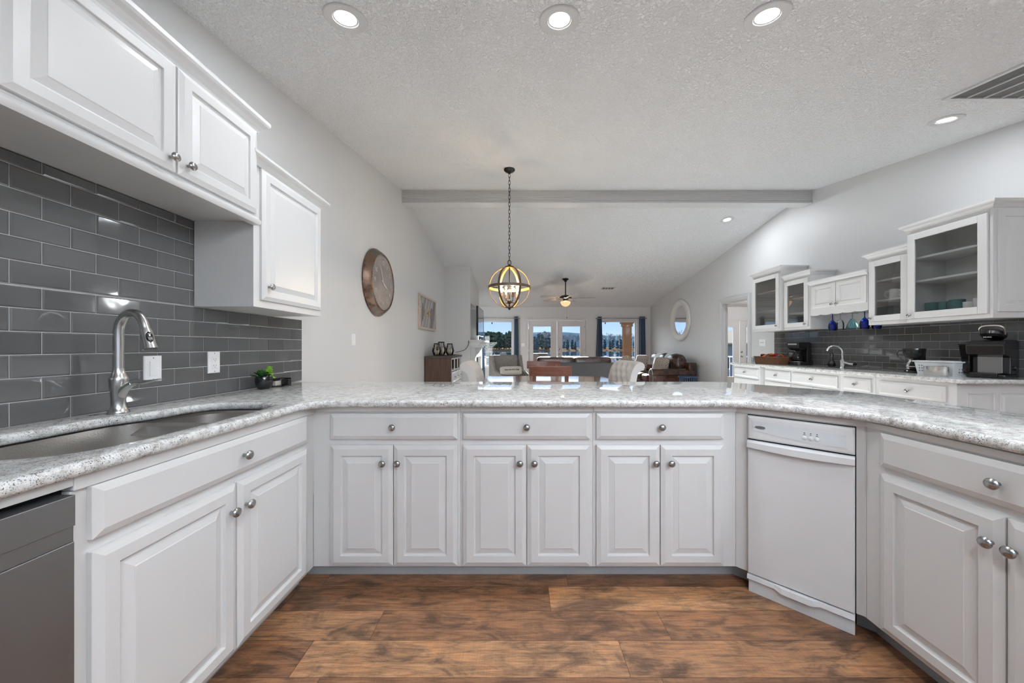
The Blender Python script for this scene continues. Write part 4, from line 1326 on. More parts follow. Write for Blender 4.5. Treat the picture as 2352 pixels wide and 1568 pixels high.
# ------------------------------------------------------------------ clock, picture, mirror
ck_ = T('wall_clock', 'large round bronze clock with faded face on the painted wall', 'clock', (XL, 4.02, 1.905), R(90))
rr = .385
m = M().lathe([(rr * .97, 0), (rr, -.008), (rr, -.018), (rr * .97, -.030), (rr * .935, -.052), (rr * .885, -.076), (rr * .85, -.088), (rr * .83, -.090), (rr * .815, -.086), (rr * .81, -.074)], axis='y', n=64, cap=False)
m.out('clock_rim', 'clock_frame', ck_, True)
M().lathe([(rr * .815, -.060), (rr * .815, -.078), (.001, -.078)], axis='y', n=64).out('dial', 'clock_face', ck_, True)
m = M()
for h in range(1, 13):
    a_ = R(90 - 30 * h)
    M().text(str(h), .072, Matrix.Translation((.228 * math.cos(a_), -.0788, .228 * math.sin(a_))) @ Matrix.Rotation(R(90), 4, 'X')).out('numeral', 'clock_ink', ck_)
for k in range(60):
    a_ = 2 * PI * k / 60
    mm = Matrix.Rotation(-a_, 4, 'Y')
    m.mx = mm; m.box(.280, .293, -.0795, -.078, -.0015, .0015)
m.mx = Matrix(); m.out('tick_markings', 'clock_ink', ck_)
def hand(ang, L, w, nm):
    m = M(); m.mx = Matrix.Rotation(R(ang), 4, 'Y')
    m.prism([(-w, -.05), (w, -.05), (w * 1.2, L * .7), (0, L), (-w * 1.2, L * .7)], -.083, -.0805, 'y'); m.out(nm, 'clock_ink', ck_)
hand(-26, .235, .006, 'minute_hand'); hand(118, .13, .008, 'hour_hand')

pc = T('framed_picture', 'wood framed picture of a grey arrow on slanted planks', 'picture', (XL, 6.2, 1.755), R(90))
w, h = 1.08, .58
m = M()
for a, b, c, d in ((-w / 2, w / 2, h / 2 - .0349, h / 2), (-w / 2, w / 2, -h / 2, -h / 2 + .0349), (-w / 2, -w / 2 + .035, -h / 2 + .035, h / 2 - .035), (w / 2 - .035, w / 2, -h / 2 + .035, h / 2 - .035)):
    m.box(a, b, -.040, -.002, c, d)
m.out('picture_frame', 'wood_frame_light', pc, bevel=.002)
m = M(); rn = random.Random(5); x = -w / 2 - .3
W2, H2 = w / 2 - .035, h / 2 - .035
while x < w / 2 + .35:
    ww = rn.uniform(.03, .075); m.cur = rn.random()
    sl = .30
    poly = [(x - sl / 2, -H2), (x + ww - sl / 2, -H2), (x + ww + sl / 2, H2), (x + sl / 2, H2)]
    # clip to the frame opening
    def clip(P, sgn):
        o = []
        for i in range(len(P)):
            p, qn = P[i], P[(i + 1) % len(P)]
            ip, iq = sgn * p[0] <= W2, sgn * qn[0] <= W2
            if ip: o.append(p)
            if ip != iq:
                u = (sgn * W2 - p[0]) / (qn[0] - p[0]); o.append((sgn * W2, p[1] + u * (qn[1] - p[1])))
        return o
    pp_ = clip(poly, 1)
    if len(pp_) > 2: pp_ = clip(pp_, -1)
    if len(pp_) > 2: m.prism(pp_, -.022 - .002 * rn.random(), -.004, 'y')
    x += ww
m.out('art_panel', 'art_planks', pc)
m = M(); m.prism([(-.30, -.02), (.30, -.02), (.30, .02), (-.30, .02)], -.029, -.023, 'y')
m.prism([(-.34, -.15), (-.27, -.03), (-.27, .03), (-.34, .15), (-.40, .0)], -.030, -.023, 'y')
m.prism([(.16, -.06), (.22, -.12), (.40, -.10), (.34, 0), (.40, .10), (.22, .12), (.16, .06), (.2, 0)], -.030, -.023, 'y'); m.out('arrow', 'art_arrow', pc)
m = M(); m.prism([(-.24, -.06), (-.10, -.06), (-.10, .06), (-.24, .06)], -.032, -.023, 'y'); m.prism([(.02, -.05), (.13, -.05), (.13, .05), (.02, .05)], -.032, -.023, 'y'); m.out('arrow_band', 'art_band', pc)

mr = T('wall_mirror', 'round mirror in a wide whitewashed frame above the leather sofa', 'mirror', (XR, 8.88, 1.835), R(-90))
rr = .53
M().lathe([(rr * .97, 0), (rr, -.02), (rr * .985, -.05), (rr * .93, -.066), (rr * .86, -.062), (rr * .80, -.045), (rr * .745, -.04), (rr * .735, -.046), (rr * .70, -.04), (rr * .68, -.012)], axis='y', n=64, cap=False).out('mirror_frame', 'mirror_frame', mr, True)
M().lathe([(rr * .72, -.004), (rr * .72, -.014), (.001, -.014)], axis='y', n=64).out('mirror_glass', 'mirror_glass', mr)

# ------------------------------------------------------------------ sideboard and what stands on it
sb = T('sideboard', 'tall sideboard with dark wood sides and white front', 'sideboard', (-1.18, 6.02, 0), R(90))
w, d, h = .98, .455, 1.0
m = M(); m.box(0, .03, 0, d, 0, h - .03); m.box(w - .03, w, 0, d, 0, h - .03); m.box(.03, w - .03, d - .015, d, .05, h - .03); m.out('side_panel', 'wood_sideboard', sb, bevel=.003)
M().box(-.015, w + .015, -.025, d, h - .029, h + .005).out('top', 'wood_sideboard_top', sb, bevel=.004)
m = M(); m.box(.031, w - .031, .004, d - .016, .08, .70)
for x in (.031, .345, .66, w - .061): m.box(x, x + .03, 0, .02, .05, h - .03)
m.box(.031, w - .031, 0, .02, h - .06, h - .031); m.box(.031, w - .031, -.004, .02, .735, .76); m.box(.031, w - .031, 0, .02, .05, .09); m.box(.031, w - .031, .02, d - .016, .72, .74)
m.out('front_frame', 'trim_white', sb, bevel=.002)
m = M(); m.box(.062, w - .062, d - .02, d - .016, .76, h - .06); m.out('cubby_back', 'dark_gap', sb)
for i in range(3):
    x0 = .064 + i * .3
    dd = door(sb, x0, x0 + .28, .54, .72, x0 + .14, .63, -.0, 'drawer', raised=False)
    dd.data.materials[0] = mat('trim_white')
    dd = door(sb, x0, x0 + .28, .10, .525, x0 + .25, .40, 0, 'door', stile=.045); dd.data.materials[0] = mat('trim_white')
def lantern(x, y, s, label):
    t_ = T('glass_lantern', label, 'lantern', (x, y, 1.0055), R(20), 'candle lanterns on the sideboard')
    M().lathe([(.05 * s, .012), (.075 * s, .05 * s), (.082 * s, .09 * s), (.07 * s, .14 * s), (.05 * s, .19 * s), (.048 * s, .215 * s)], n=20, cap=False).out('glass_body', 'clear_glass', t_, True)
    M().lathe([(.002, .002), (.058 * s, .0), (.058 * s, .014), (.002, .014)], n=20).out('base', 'bronze_black', t_, True)
    M().lathe([(.002, .235 * s), (.052 * s, .235 * s), (.056 * s, .228 * s), (.056 * s, .216 * s), (.002, .214 * s)], n=20).out('lid', 'bronze_black', t_, True)
    M().lathe([(.002, .014), (.036 * s, .014), (.036 * s, .10 * s), (.002, .10 * s)], n=16).out('candle', 'candle_wax', t_, True)
    m = M()
    for k in range(4):
        a_ = k * PI / 2; m.tube([(.058 * s * math.cos(a_), .058 * s * math.sin(a_), .008), (.085 * s * math.cos(a_), .085 * s * math.sin(a_), .09 * s), (.054 * s * math.cos(a_), .054 * s * math.sin(a_), .22 * s)], .0035, 6)
    m.out('cage', 'bronze_black', t_)
    m = M(); m.tube([(.05 * s * math.cos(b_), .06 * s, .20 * s - .07 * s * math.sin(b_)) for b_ in [PI * i / 10 for i in range(11)]], .006, 8); m.out('rope_handle', 'jute', t_, True)
lantern(-1.47, 6.20, .95, 'shorter glass lantern on the near corner of the sideboard')
lantern(-1.44, 6.42, 1.08, 'tallest glass lantern of the three on the sideboard')
lantern(-1.31, 6.55, .95, 'glass lantern standing apart next to the driftwood')
m = M(); m.tube(smooth_poly([(-1.32, 6.62, 1.03), (-1.27, 6.72, 1.035), (-1.25, 6.84, 1.03), (-1.20, 6.93, 1.028)], 4, False), [.024, .03, .028, .024, .022, .024, .026, .022, .02, .018, .016, .014, .010], 10); tag(m.out('driftwood', 'driftwood', smooth=True), 'pale piece of driftwood lying on the sideboard top', 'ornament')
m = M(); m.tube(smooth_poly([(-1.12, 7.70 - .012, 1.30), (-1.13, 7.68, 1.20), (-1.20, 7.67, 1.10), (-1.30, 7.55, 1.06), (-1.33, 7.2, 1.045), (-1.34, 7.02, 1.02)], 5, False), .006, 8); tag(m.out('power_cord', 'black_matte', smooth=True), 'dark cord hanging from the mantel down to the sideboard', 'cord')

# ------------------------------------------------------------------ fireplace mantel, television
fp = T('fireplace_mantel', 'white fireplace mantel and surround on the chimney wall', 'fireplace', (CX, 7.80, 0), R(90))
L = 1.46
m = M(); m.box(0, .22, -.10, 0, 0, 1.14); m.box(L - .22, L, -.10, 0, 0, 1.14); m.box(.22, L - .22, -.10, 0, .92, 1.14)
m.out('surround', 'trim_white', fp, bevel=.004)
m = M(); m.sweep([(0, 1.14), (.03, 1.14), (.035, 1.17), (.09, 1.20), (.12, 1.245), (.125, 1.27), (.17, 1.275), (.18, 1.318), (0, 1.318)], [(0, 0), (0, -.10), (L, -.10), (L, 0)])
m.box(0, L, -.10, 0, 1.14, 1.318)
m.out('mantel_shelf', 'trim_white', fp, R(30))
M().box(.22, L - .22, -.015, 0, .02, .92).out('firebox', 'firebox_black', fp)
tv = T('television', 'flat black television standing on the fireplace mantel', 'television', (-.955, 7.98, 1.3185), R(90))
m = M(); m.rings_rect(0, 1.16, .10, .785, [(0, .035), (0, -.006), (.004, -.012), (.014, -.012), (.016, -.009)]); m.out('housing', 'black_plastic', tv)
M().box(.016, 1.144, -.0105, -.0092, .118, .768).out('screen', 'tv_screen', tv)
m = M(); m.box(.50, .66, .0, .03, .02, .12); m.box(.36, .80, -.06, .11, 0, .012); m.out('stand', 'black_plastic', tv, bevel=.003)

# ------------------------------------------------------------------ curtains
def curtain(x0, x1, xb0, xb1, z0, z1, label, folds=4):
    m = M(); n = 48; nz_ = 10
    rings = []
    for j in range(nz_ + 1):
        u = j / nz_; z = z1 + (z0 - z1) * u
        a, b = x0 + (xb0 - x0) * u, x1 + (xb1 - x1) * u
        rings.append([(a + (b - a) * i / n, -.075 + .035 * math.sin(2 * PI * folds * i / n + .4) * (.7 + .3 * u), z) for i in range(n + 1)])
    xc = (x0 + x1) / 2
    t_ = T('curtain', label, 'curtain', (xc, YF, z0), 0, 'blue grommet curtains')
    rings = [[(p[0] - xc, p[1], p[2] - z0) for p in r] for r in rings]
    m.loft(rings, False, False, False)
    o = m.out('fabric', 'curtain_blue', t_, R(80)); sm_ = o.modifiers.new('thick', 'SOLIDIFY'); sm_.thickness = .004
    m = M()
    for k in range(folds * 2):
        xx = x0 + (x1 - x0) * (k + .5) / (folds * 2) - xc
        m.tube([(xx, -.075 + .024 * math.cos(2 * PI * i / 12), z1 - z0 - .055 + .024 * math.sin(2 * PI * i / 12)) for i in range(12)], .005, 6, True)
    m.out('grommets', 'chrome', t_)
def rod(x0, x1, z, label):
    t_ = T('curtain_rod', label, 'curtain rod', ((x0 + x1) / 2, YF, z)); h = (x1 - x0) / 2
    M().tube([(-h, -.075, 0), (h, -.075, 0)], .011, 10).out('rod', 'nickel_knob', t_, True)
    m = M()
    for s_ in (-1, 1): m.lathe([(.002, -.018), (.016, -.012), (.016, .012), (.002, .018)], (s_ * h, -.075, 0), 'x', 12)
    m.out('finial', 'nickel_knob', t_, True)
    m = M()
    for s_ in (-1, 1): m.box(s_ * (h - .06) - .008, s_ * (h - .06) + .008, -.075, 0, -.012, -.0)
    m.out('bracket', 'nickel_knob', t_)
ZR = 2.045
curtain(-1.56, -1.12, -1.60, -1.08, .05, 2.10, 'blue curtain added unseen behind the chimney wall to block sun', 5)  # hidden curtain added to keep sun off the chimney end
curtain(fx(1181.5), fx(1190.5), fx(1180.5), fx(1193), .05, 2.10, 'blue curtain between the window and the glazed doors', 3)
curtain(fx(1371.5), fx(1381), fx(1366), fx(1385.5), .05, 2.10, 'blue curtain at the side of the window nearer the glazed doors', 4)
curtain(fx(1467), fx(1480), fx(1466), fx(1482.5), .05, 2.10, 'blue curtain next to the corner above the leather sofa', 4)
rod(-1.45, fx(1193), ZR, 'curtain rod over the window beside the fireplace')
rod(fx(1368), fx(1482.5), ZR, 'curtain rod over the window beside the leather sofa')

# ------------------------------------------------------------------ dining table and chairs
tb = T('dining_table', 'glossy brown dining table beyond the peninsula', 'table', (.37, 4.52, 0))
TW, TD = .81, .48
curve_slab('tabletop', fillet((-TW, -TD), (-TW, TD), (TW, TD), .06, 5) + fillet((-TW, TD), (TW, TD), (TW, -TD), .06, 5) + fillet((TW, TD), (TW, -TD), (-TW, -TD), .06, 5) + fillet((TW, -TD), (-TW, -TD), (-TW, TD), .06, 5), [], .712, .75, .006, 'wood_table', tb)
M().box(-TW + .08, TW - .08, -TD + .08, TD - .08, .63, .712).out('apron', 'wood_chair', tb, bevel=.003)
for sx_ in (-1, 1):
    for sy_ in (-1, 1):
        x, y = sx_ * (TW - .11), sy_ * (TD - .11)
        M().loft([[(x - s_, y - s_, z), (x + s_, y - s_, z), (x + s_, y + s_, z), (x - s_, y + s_, z)] for s_, z in ((.028, 0), (.04, .63))]).out('leg', 'wood_chair', tb, bevel=.003)
def wood_chair(x, y, rz, label, w=.47):
    """seat faces +y in local frame, back at y=0"""
    t_ = T('dining_chair', label, 'chair', (x, y, 0), rz, 'wooden dining chairs')
    h = w / 2
    m = M(); n = 10; rings = []
    for i in range(n + 1):
        u = i / n; xx = -h + w * u; yy = -.035 * math.sin(PI * u)
        rings.append([(xx, yy - .012, .845), (xx, yy + .012, .845), (xx, yy + .006, .955), (xx, yy - .018, .955)])
    m.loft(rings); m.out('backrest', 'wood_chair', t_, bevel=.006)
    for s_ in (-1, 1):
        xx = s_ * (h - .055)
        m = M(); m.loft([[(xx - .021, .0 + a, z), (xx + .021, a, z), (xx + .021, a + .035, z), (xx - .021, a + .035, z)] for a, z in ((-.05, 0), (.012, .44), (-.005, .90))]); m.out('leg', 'wood_chair', t_, bevel=.003)
        m = M(); m.loft([[(xx - a, .40 - a, z), (xx + a, .40 - a, z), (xx + a, .40 + a, z), (xx - a, .40 + a, z)] for a, z in ((.016, 0), (.022, .43))]); m.out('leg', 'wood_chair', t_, bevel=.003)
    m = M(); m.blob(0, .21, .455, h - .01, .225, .032, 6); m.out('seat', 'leather_brown', t_, True)
    m = M(); m.box(-h + .06, h - .06, .0, .03, .60, .66); m.out('back_rail', 'wood_chair', t_, bevel=.003)
wood_chair(.345, 3.86, 0, 'brown wooden chair at the near side of the dining table')
wood_chair(.36, 5.17, PI, 'brown wooden chair at the living room side of the dining table', .50)
def tufted_chair(x, y, rz, label):
    """back leans away from +y; seat toward +y"""
    t_ = T('tufted_chair', label, 'chair', (x, y, 0), rz, 'tufted chairs at the table ends')
    w = .52; n = 26
    prof = [(.055, .46), (.045, .55), (.030, .65), (.012, .75), (-.008, .83), (-.035, .90), (-.075, .955), (-.125, .985), (-.175, .985), (-.212, .955), (-.220, .91), (-.195, .87), (-.150, .86)]
    back = [(-.110, .83), (-.085, .72), (-.06, .60), (-.045, .46)]
    pf = smooth_poly(prof, 3, False); pb = back
    but = []
    for r_ in range(5):
        for c_ in range(4 if r_ % 2 == 0 else 3):
            but.append((-.18 + c_ * .12 + (.06 if r_ % 2 else 0), .54 + r_ * .10))
    m = M(); rings = []
    # arc-length-ish parameter uses profile length
    sl = [0]
    for i in range(1, len(pf)): sl.append(sl[-1] + math.dist(pf[i], pf[i - 1]))
    for i in range(n + 1):
        xx = -w / 2 + w * i / n
        ring = []
        for k, p in enumerate(pf):
            q_ = .46 + sl[k]
            dep = 0
            for bx, bz in but: dep += .036 * math.exp(-((xx - bx) ** 2 + (q_ - bz) ** 2) / .0013)
            edge = .012 * (abs(xx) / (w / 2)) ** 6
            tx_, tz_ = pf[min(k + 1, len(pf) - 1)][0] - pf[max(k - 1, 0)][0], pf[min(k + 1, len(pf) - 1)][1] - pf[max(k - 1, 0)][1]
            L_ = math.hypot(tx_, tz_); nx_, nz_2 = tz_ / L_, -tx_ / L_
            ring.append((xx, p[0] - nx_ * (dep + edge), p[1] - nz_2 * (dep + edge)))
        for p in pb: ring.append((xx, p[0], p[1]))
        rings.append(ring)
    m.loft(rings); m.out('backrest', 'fabric_tufted', t_, R(60))
    M().blob(0, .27, .44, w / 2, .27, .065, 6).out('seat', 'fabric_tufted', t_, True)
    for sx_ in (-1, 1):
        for yy in (.0, .46):
            m = M(); xx = sx_ * (w / 2 - .05); m.loft([[(xx - a, yy - a, z), (xx + a, yy - a, z), (xx + a, yy + a, z), (xx - a, yy + a, z)] for a, z in ((.014, 0), (.022, .40))]); m.out('leg', 'wood_chair', t_)
    M().box(-w / 2 + .03, w / 2 - .03, .0, .5, .36, .41).out('seat_frame', 'fabric_tufted', t_, bevel=.01)
tufted_chair(-.50, 4.50, R(-95), 'grey tufted roll back chair at the fireplace end of the table')
tufted_chair(1.28, 4.50, R(105), 'grey tufted roll back chair at the window wall end of the table')

# ------------------------------------------------------------------ sofas, armchair
def cushion_puff(x, y, z): return x, y, z
def sofa(name, label, loc, rz, w, d, leather, back_mat, arm_w=.24, ncush=3, seat_h=.46, arm_h=.64, back_h=.80, cush_top=.95, roll=True, group=None, puff=2.7):
    """seat faces -y; x 0..w; front y=0, back y=d"""
    t_ = T(name, label, 'sofa', loc, rz, group)
    M().box(.04, w - .04, .05, d - .03, .08, .32).out('base', back_mat, t_, bevel=.01)
    M().box(.03, w - .03, d - .17, d, .08, back_h).out('back', back_mat, t_, bevel=.02)
    for x0 in (0, w - arm_w):
        m = M()
        xc = x0 + arm_w / 2
        if roll:
            pr = [(xc - arm_w * .40, .08), (xc - arm_w * .40, arm_h - .16)] + [(xc + arm_w * .5 * math.cos(a_), arm_h - arm_w * .5 + arm_w * .5 * math.sin(a_)) for a_ in [PI - .5 + (-(PI - 1.0 + 1.0)) * i / 12 + .5 for i in range(13)]] + [(xc + arm_w * .40, arm_h - .16), (xc + arm_w * .40, .08)]
        else:
            pr = [(x0, .08), (x0, arm_h), (x0 + arm_w, arm_h), (x0 + arm_w, .08)]
        m.prism(pr, .02, d - .02, 'y')
        ar = m.out('arm', leather, t_, R(50), bevel=.012)
        if roll:
            m = M()
            for i in range(19):
                a_ = PI * i / 18
                m.lathe([(.010, 0), (.010, -.003), (.002, -.006)], (xc + arm_w * .44 * math.cos(a_), .02, arm_h - arm_w * .5 + arm_w * .44 * math.sin(a_)), 'y', 8)
            for i in range(9):
                for s_ in (-1, 1): m.lathe([(.010, 0), (.010, -.003), (.002, -.006)], (xc + s_ * arm_w * .36, .02, .12 + i * .045), 'y', 8)
            m.out('nailheads', 'silver_light', ar)
    iw = (w - 2 * arm_w) / ncush
    for i in range(ncush):
        xc = arm_w + iw * (i + .5)
        M().blob(xc, d * .40, seat_h - .09, iw / 2 - .004, d * .40, .10, 5, 24, 12).out('seat_cushion', leather, t_, True)
    for i in range(ncush):
        xc = arm_w + iw * (i + .5)
        def bulge(x, y, z, xc=xc):
            return x * (1 - (.10 if puff < 5 else 0) * max(0, z) ** 2), y + .25 * (1 - z) * .4, z
        M().blob(xc, d - .25, (seat_h + cush_top) / 2 + .02, iw / 2 + .01, .17, (cush_top - seat_h) / 2 + .02, puff, 28, 16, bulge).out('back_cushion', leather, t_, True)
    for sx_ in (.08, w - .08):
        for sy_ in (.08, d - .08):
            M().lathe([(.002, 0), (.025, 0), (.032, .08), (.002, .08)], (sx_, sy_, 0), n=12).out('leg', 'wood_chair', t_)
    return t_
sofa('sofa', 'dark sofa seen from behind, facing the glazed doors', (2.31, 8.98, 0), PI, 2.05, .92, 'leather_brown', 'leather_grey', .16, 2, .46, .62, .80, .885, roll=False, puff=9)
SX0 = 3.02
ls = sofa('sofa', 'brown leather sofa with nailhead arms under the round mirror', (SX0, 10.05, 0), R(-90), 2.13, 1.03, 'leather_brown', 'leather_brown', .27, 3, .50, .66, .80, .95, puff=3.2)
def throw(yc, wd, label):
    m = M(); rings = []
    path = smooth_poly([(3.56, .46), (3.60, .60), (3.62, .75), (3.66, .90), (3.74, .985), (3.84, 1.0), (3.93, .96), (4.0, .85)], 4, False)
    for i in range(13):
        u = i / 12; y = yc - wd / 2 + wd * u
        rings.append([(p[0] - .012 * math.sin(u * 9), y, p[1] + .008 + .006 * math.sin(u * 13)) for p in path])
    m.loft(rings, False, False, False)
    o = m.out('throw_blanket', 'throw_white', smooth=R(80)); s_ = o.modifiers.new('thick', 'SOLIDIFY'); s_.thickness = .014
    tag(o, label, 'blanket')
throw(9.24, .36, 'pale throw over the sofa back by the window corner')
throw(8.62, .32, 'pale throw over the sofa back between the two patterned pillows')
def pillow(loc, rz, tilt, w, h, material, label, name='throw_pillow'):
    t_ = M()
    def pinch(x, y, z):
        k = 1 - .55 * max(abs(x), abs(z)) ** 4
        return x * (1 + .06 * abs(z) ** 3), y * k, z * (1 + .06 * abs(x) ** 3)
    t_.blob(0, 0, 0, w / 2, .075, h / 2, 4.5, 32, 20, pinch)
    o = t_.out(name, material, smooth=R(80))
    o.location = loc; o.rotation_euler = (tilt, 0, rz)
    return tag(o, label, 'pillow')
pillow((3.35, 9.58, .71), R(-70), R(-16), .46, .46, 'fabric_diamond', 'diamond patterned pillow near the window end of the leather sofa')
pillow((3.46, 8.52, .70), R(-62), R(-16), .42, .42, 'fabric_diamond', 'diamond patterned pillow close to the rolled arm of the leather sofa')
# speckled armchair facing the viewer
ac = T('armchair', 'speckled grey armchair in front of the window', 'chair', (-.22, 8.45, 0), R(22))
m = M(); m.loft([[(-a, y, z), (a, y, z), (a, y + .13, z), (-a, y + .13, z)] for a, y, z in ((.30, .25, .32), (.31, .27, .5), (.335, .32, .82), (.33, .345, .93), (.30, .35, .955))])
m.out('backrest', 'fabric_speckled', ac, bevel=.02)
m = M()
for s_ in (-1, 1):
    m2 = M(); m2.mx = Matrix.Translation((s_ * .34, 0, 0)) @ Matrix.Rotation(R(-8 * s_), 4, 'Z')
    m2.prism([(-.32, .14), (-.34, .52), (-.20, .56), (.10, .60), (.22, .80), (.28, .95), (.38, .95), (.36, .14)], -.045, .045, 'x')
    m2.out('arm', 'fabric_speckled', ac, bevel=.018)
M().blob(0, -.05, .40, .29, .33, .075, 5).out('seat_cushion', 'fabric_speckled', ac, True)
M().box(-.33, .33, -.33, .33, .14, .33).out('seat_frame', 'fabric_speckled', ac, bevel=.015)
for sx_ in (-1, 1):
    for sy_ in (-.28, .30): M().lathe([(.002, 0), (.016, 0), (.024, .14), (.002, .14)], (sx_ * .29, sy_, 0), n=10).out('leg', 'wood_chair', ac)
pl = pillow((-.20, 8.20, .60), R(22), R(-14), .54, .21, 'fabric_cream', 'cream lumbar pillow with brown lettering on the speckled armchair', 'lumbar_pillow')
m = M()
for i, (wd_, z_) in enumerate((('Enjoy the little things', .0),)):
    m.text(wd_, .043, Matrix.Translation((0, -.0765, z_ + .015)) @ Matrix.Rotation(R(90), 4, 'X'), .004, shear=.35)
m.out('lettering', 'wicker_dark', pl)
tag(M().box(-1.15, 3.35, 3.3, 7.65, .001, .004).out('added_bounce_rug', 'bounce_cream'), 'large cream rug added unseen to bounce sunlight up the living room', 'rug')  # pale reflector added out of view, throws sunlight up to the ceiling
# side table
st_ = T('side_table', 'round dark blue drum side table at the sofa arm', 'table', (3.62, 7.48, 0))
M().lathe([(.002, .535), (.19, .535), (.195, .53), (.195, .512), (.185, .508), (.002, .508)], n=32).out('tabletop', 'blue_enamel', st_, True)
m = M()
for k in range(24):
    a_ = 2 * PI * k / 24; m.tube([(.15 * math.cos(a_), .15 * math.sin(a_), .02), (.168 * math.cos(a_), .168 * math.sin(a_), .51)], .007, 6)
m.lathe([(.145, 0), (.165, 0), (.165, .022), (.145, .022)], n=24); m.out('base', 'blue_enamel', st_)

# ------------------------------------------------------------------ plant and small things by the sink wall
pt = T('potted_succulent', 'small green succulent in a glossy black pot', 'plant', (-1.565, 2.135, .915))
pt.scale = (.88, .88, 1.18)
M().lathe([(.002, 0), (.034, 0), (.045, .012), (.053, .035), (.052, .058), (.047, .068), (.043, .068), (.043, .055), (.002, .055)], n=28).out('pot', 'pot_black', pt, True)
def leafset(m, cx, cy, cz, n, L, wd, rings_, seed, lift=.3):
    rn = random.Random(seed)
    for r_ in range(rings_):
        k = n - r_ * 1
        for i in range(k):
            a_ = 2 * PI * (i + .5 * (r_ % 2)) / k + rn.uniform(-.15, .15)
            el = lift + r_ * (1.15 - lift) / max(1, rings_ - 1) + rn.uniform(-.1, .1)
            l_ = L * (1 - .16 * r_) * rn.uniform(.85, 1.1)
            d = Vector((math.cos(a_) * math.cos(el), math.sin(a_) * math.cos(el), math.sin(el)))
            sd_ = Vector((-math.sin(a_), math.cos(a_), 0)); up = d.cross(sd_) * -1
            P0 = Vector((cx, cy, cz + .003 * r_))
            rg = []
            for u, ww in ((0, .35), (.3, .85), (.6, 1.0), (.85, .7), (1, .05)):
                c_ = P0 + d * l_ * u + up * (.006 * u * u)
                th = .0035 * ww + .0006
                rg.append([tuple(c_ + sd_ * wd * ww), tuple(c_ + up * th), tuple(c_ - sd_ * wd * ww), tuple(c_ - up * th)])
            m.loft(rg)
m = M(); leafset(m, -.005, -.018, .06, 8, .062, .014, 4, 1, .35); m.out('rosette', 'leaf_dark', pt, R(50))
m = M(); leafset(m, .008, .034, .066, 6, .030, .009, 3, 2, .2); leafset(m, .016, .022, .088, 6, .028, .008, 3, 3, .2); leafset(m, .006, .042, .096, 5, .026, .008, 3, 4, .3); leafset(m, .022, .036, .060, 6, .028, .008, 2, 5, -.1)
m.tube([(.008, .03, .05), (.006, .042, .096)], .003, 6); m.tube([(.012, .026, .05), (.016, .022, .088)], .003, 6); m.out('sprig', 'leaf_lime', pt, R(50), label='lime green sprig')
t_ = T('napkin_holder', 'small black open holder on the granite beside the succulent', 'holder', (-1.56, 2.27, .915))
m = M(); m.box(-.035, .045, -.045, .045, 0, .006); m.box(-.035, -.029, -.045, .045, .006, .052); m.box(.0, .045, .012, .045, .006, .045); m.box(-.029, .045, .041, .045, .045, .052); m.out('frame', 'black_plastic', t_, bevel=.002)
m = M(); m.box(-.024, -.006, -.035, .035, .007, .034); m.out('insert', 'driftwood', t_)

# ------------------------------------------------------------------ coffee bar things
ZC = .915
def coffee_maker(loc, rz, s, label, cord=False):
    """front faces -y"""
    t_ = T('coffee_maker', label, 'coffee maker', loc, rz)
    k = s
    m = M(); m.prism(fillet((-.09 * k, -.12 * k), (-.09 * k, .12 * k), (.09 * k, .12 * k), .02 * k, 4) + fillet((-.09 * k, .12 * k), (.09 * k, .12 * k), (.09 * k, -.12 * k), .02 * k, 4) + fillet((.09 * k, .12 * k), (.09 * k, -.12 * k), (-.09 * k, -.12 * k), .07 * k, 6) + fillet((.09 * k, -.12 * k), (-.09 * k, -.12 * k), (-.09 * k, .12 * k), .07 * k, 6), 0, .042 * k)
    m.out('base', 'black_plastic', t_, R(40), bevel=.004)
    M().lathe([(.002, .042 * k), (.062 * k, .042 * k), (.062 * k, .047 * k), (.002, .047 * k)], (0, -.03 * k, 0), n=24).out('warming_plate', 'silver_light', t_)
    M().box(-.085 * k, .085 * k, .045 * k, .118 * k, .04 * k, .30 * k).out('water_tank', 'black_plastic', t_, bevel=.012)
    m = M()
    m.loft([[(-a, -b, z), (a, -b, z), (a, .10 * k, z), (-a, .10 * k, z)] for a, b, z in ((.06 * k, .06 * k, .195 * k), (.078 * k, .105 * k, .225 * k), (.085 * k, .115 * k, .285 * k), (.085 * k, .11 * k, .305 * k))])
    m.out('brew_head', 'black_plastic', t_, bevel=.012)
    M().box(-.06 * k, .06 * k, -.118 * k, -.112 * k, .272 * k, .29 * k).out('badge_strip', 'silver_light', t_)
    cf = M().lathe([(.045 * k, .048 * k), (.062 * k, .06 * k), (.070 * k, .085 * k), (.066 * k, .115 * k), (.05 * k, .15 * k), (.042 * k, .165 * k), (.046 * k, .175 * k)], (0, -.03 * k, 0), n=28, cap=False).out('carafe', 'coffee_glass', t_, True)
    M().lathe([(.002, .178 * k), (.047 * k, .178 * k), (.048 * k, .186 * k), (.02 * k, .193 * k), (.002, .193 * k)], (0, -.03 * k, 0), n=24).out('carafe_lid', 'black_plastic', cf, True)
    m = M(); a_ = R(200)
    m.tube([(math.cos(a_) * r_ * k, -.03 * k + math.sin(a_) * r_ * k, z_ * k) for r_, z_ in ((.046, .175), (.085, .178), (.105, .16), (.105, .125), (.09, .09), (.070, .078))], .008 * k, 8); m.out('carafe_handle', 'black_plastic', cf, True)
    return t_
coffee_maker((3.93, 4.90, ZC), R(-75), 1.03, 'large black drip coffee maker beside the snack basket')
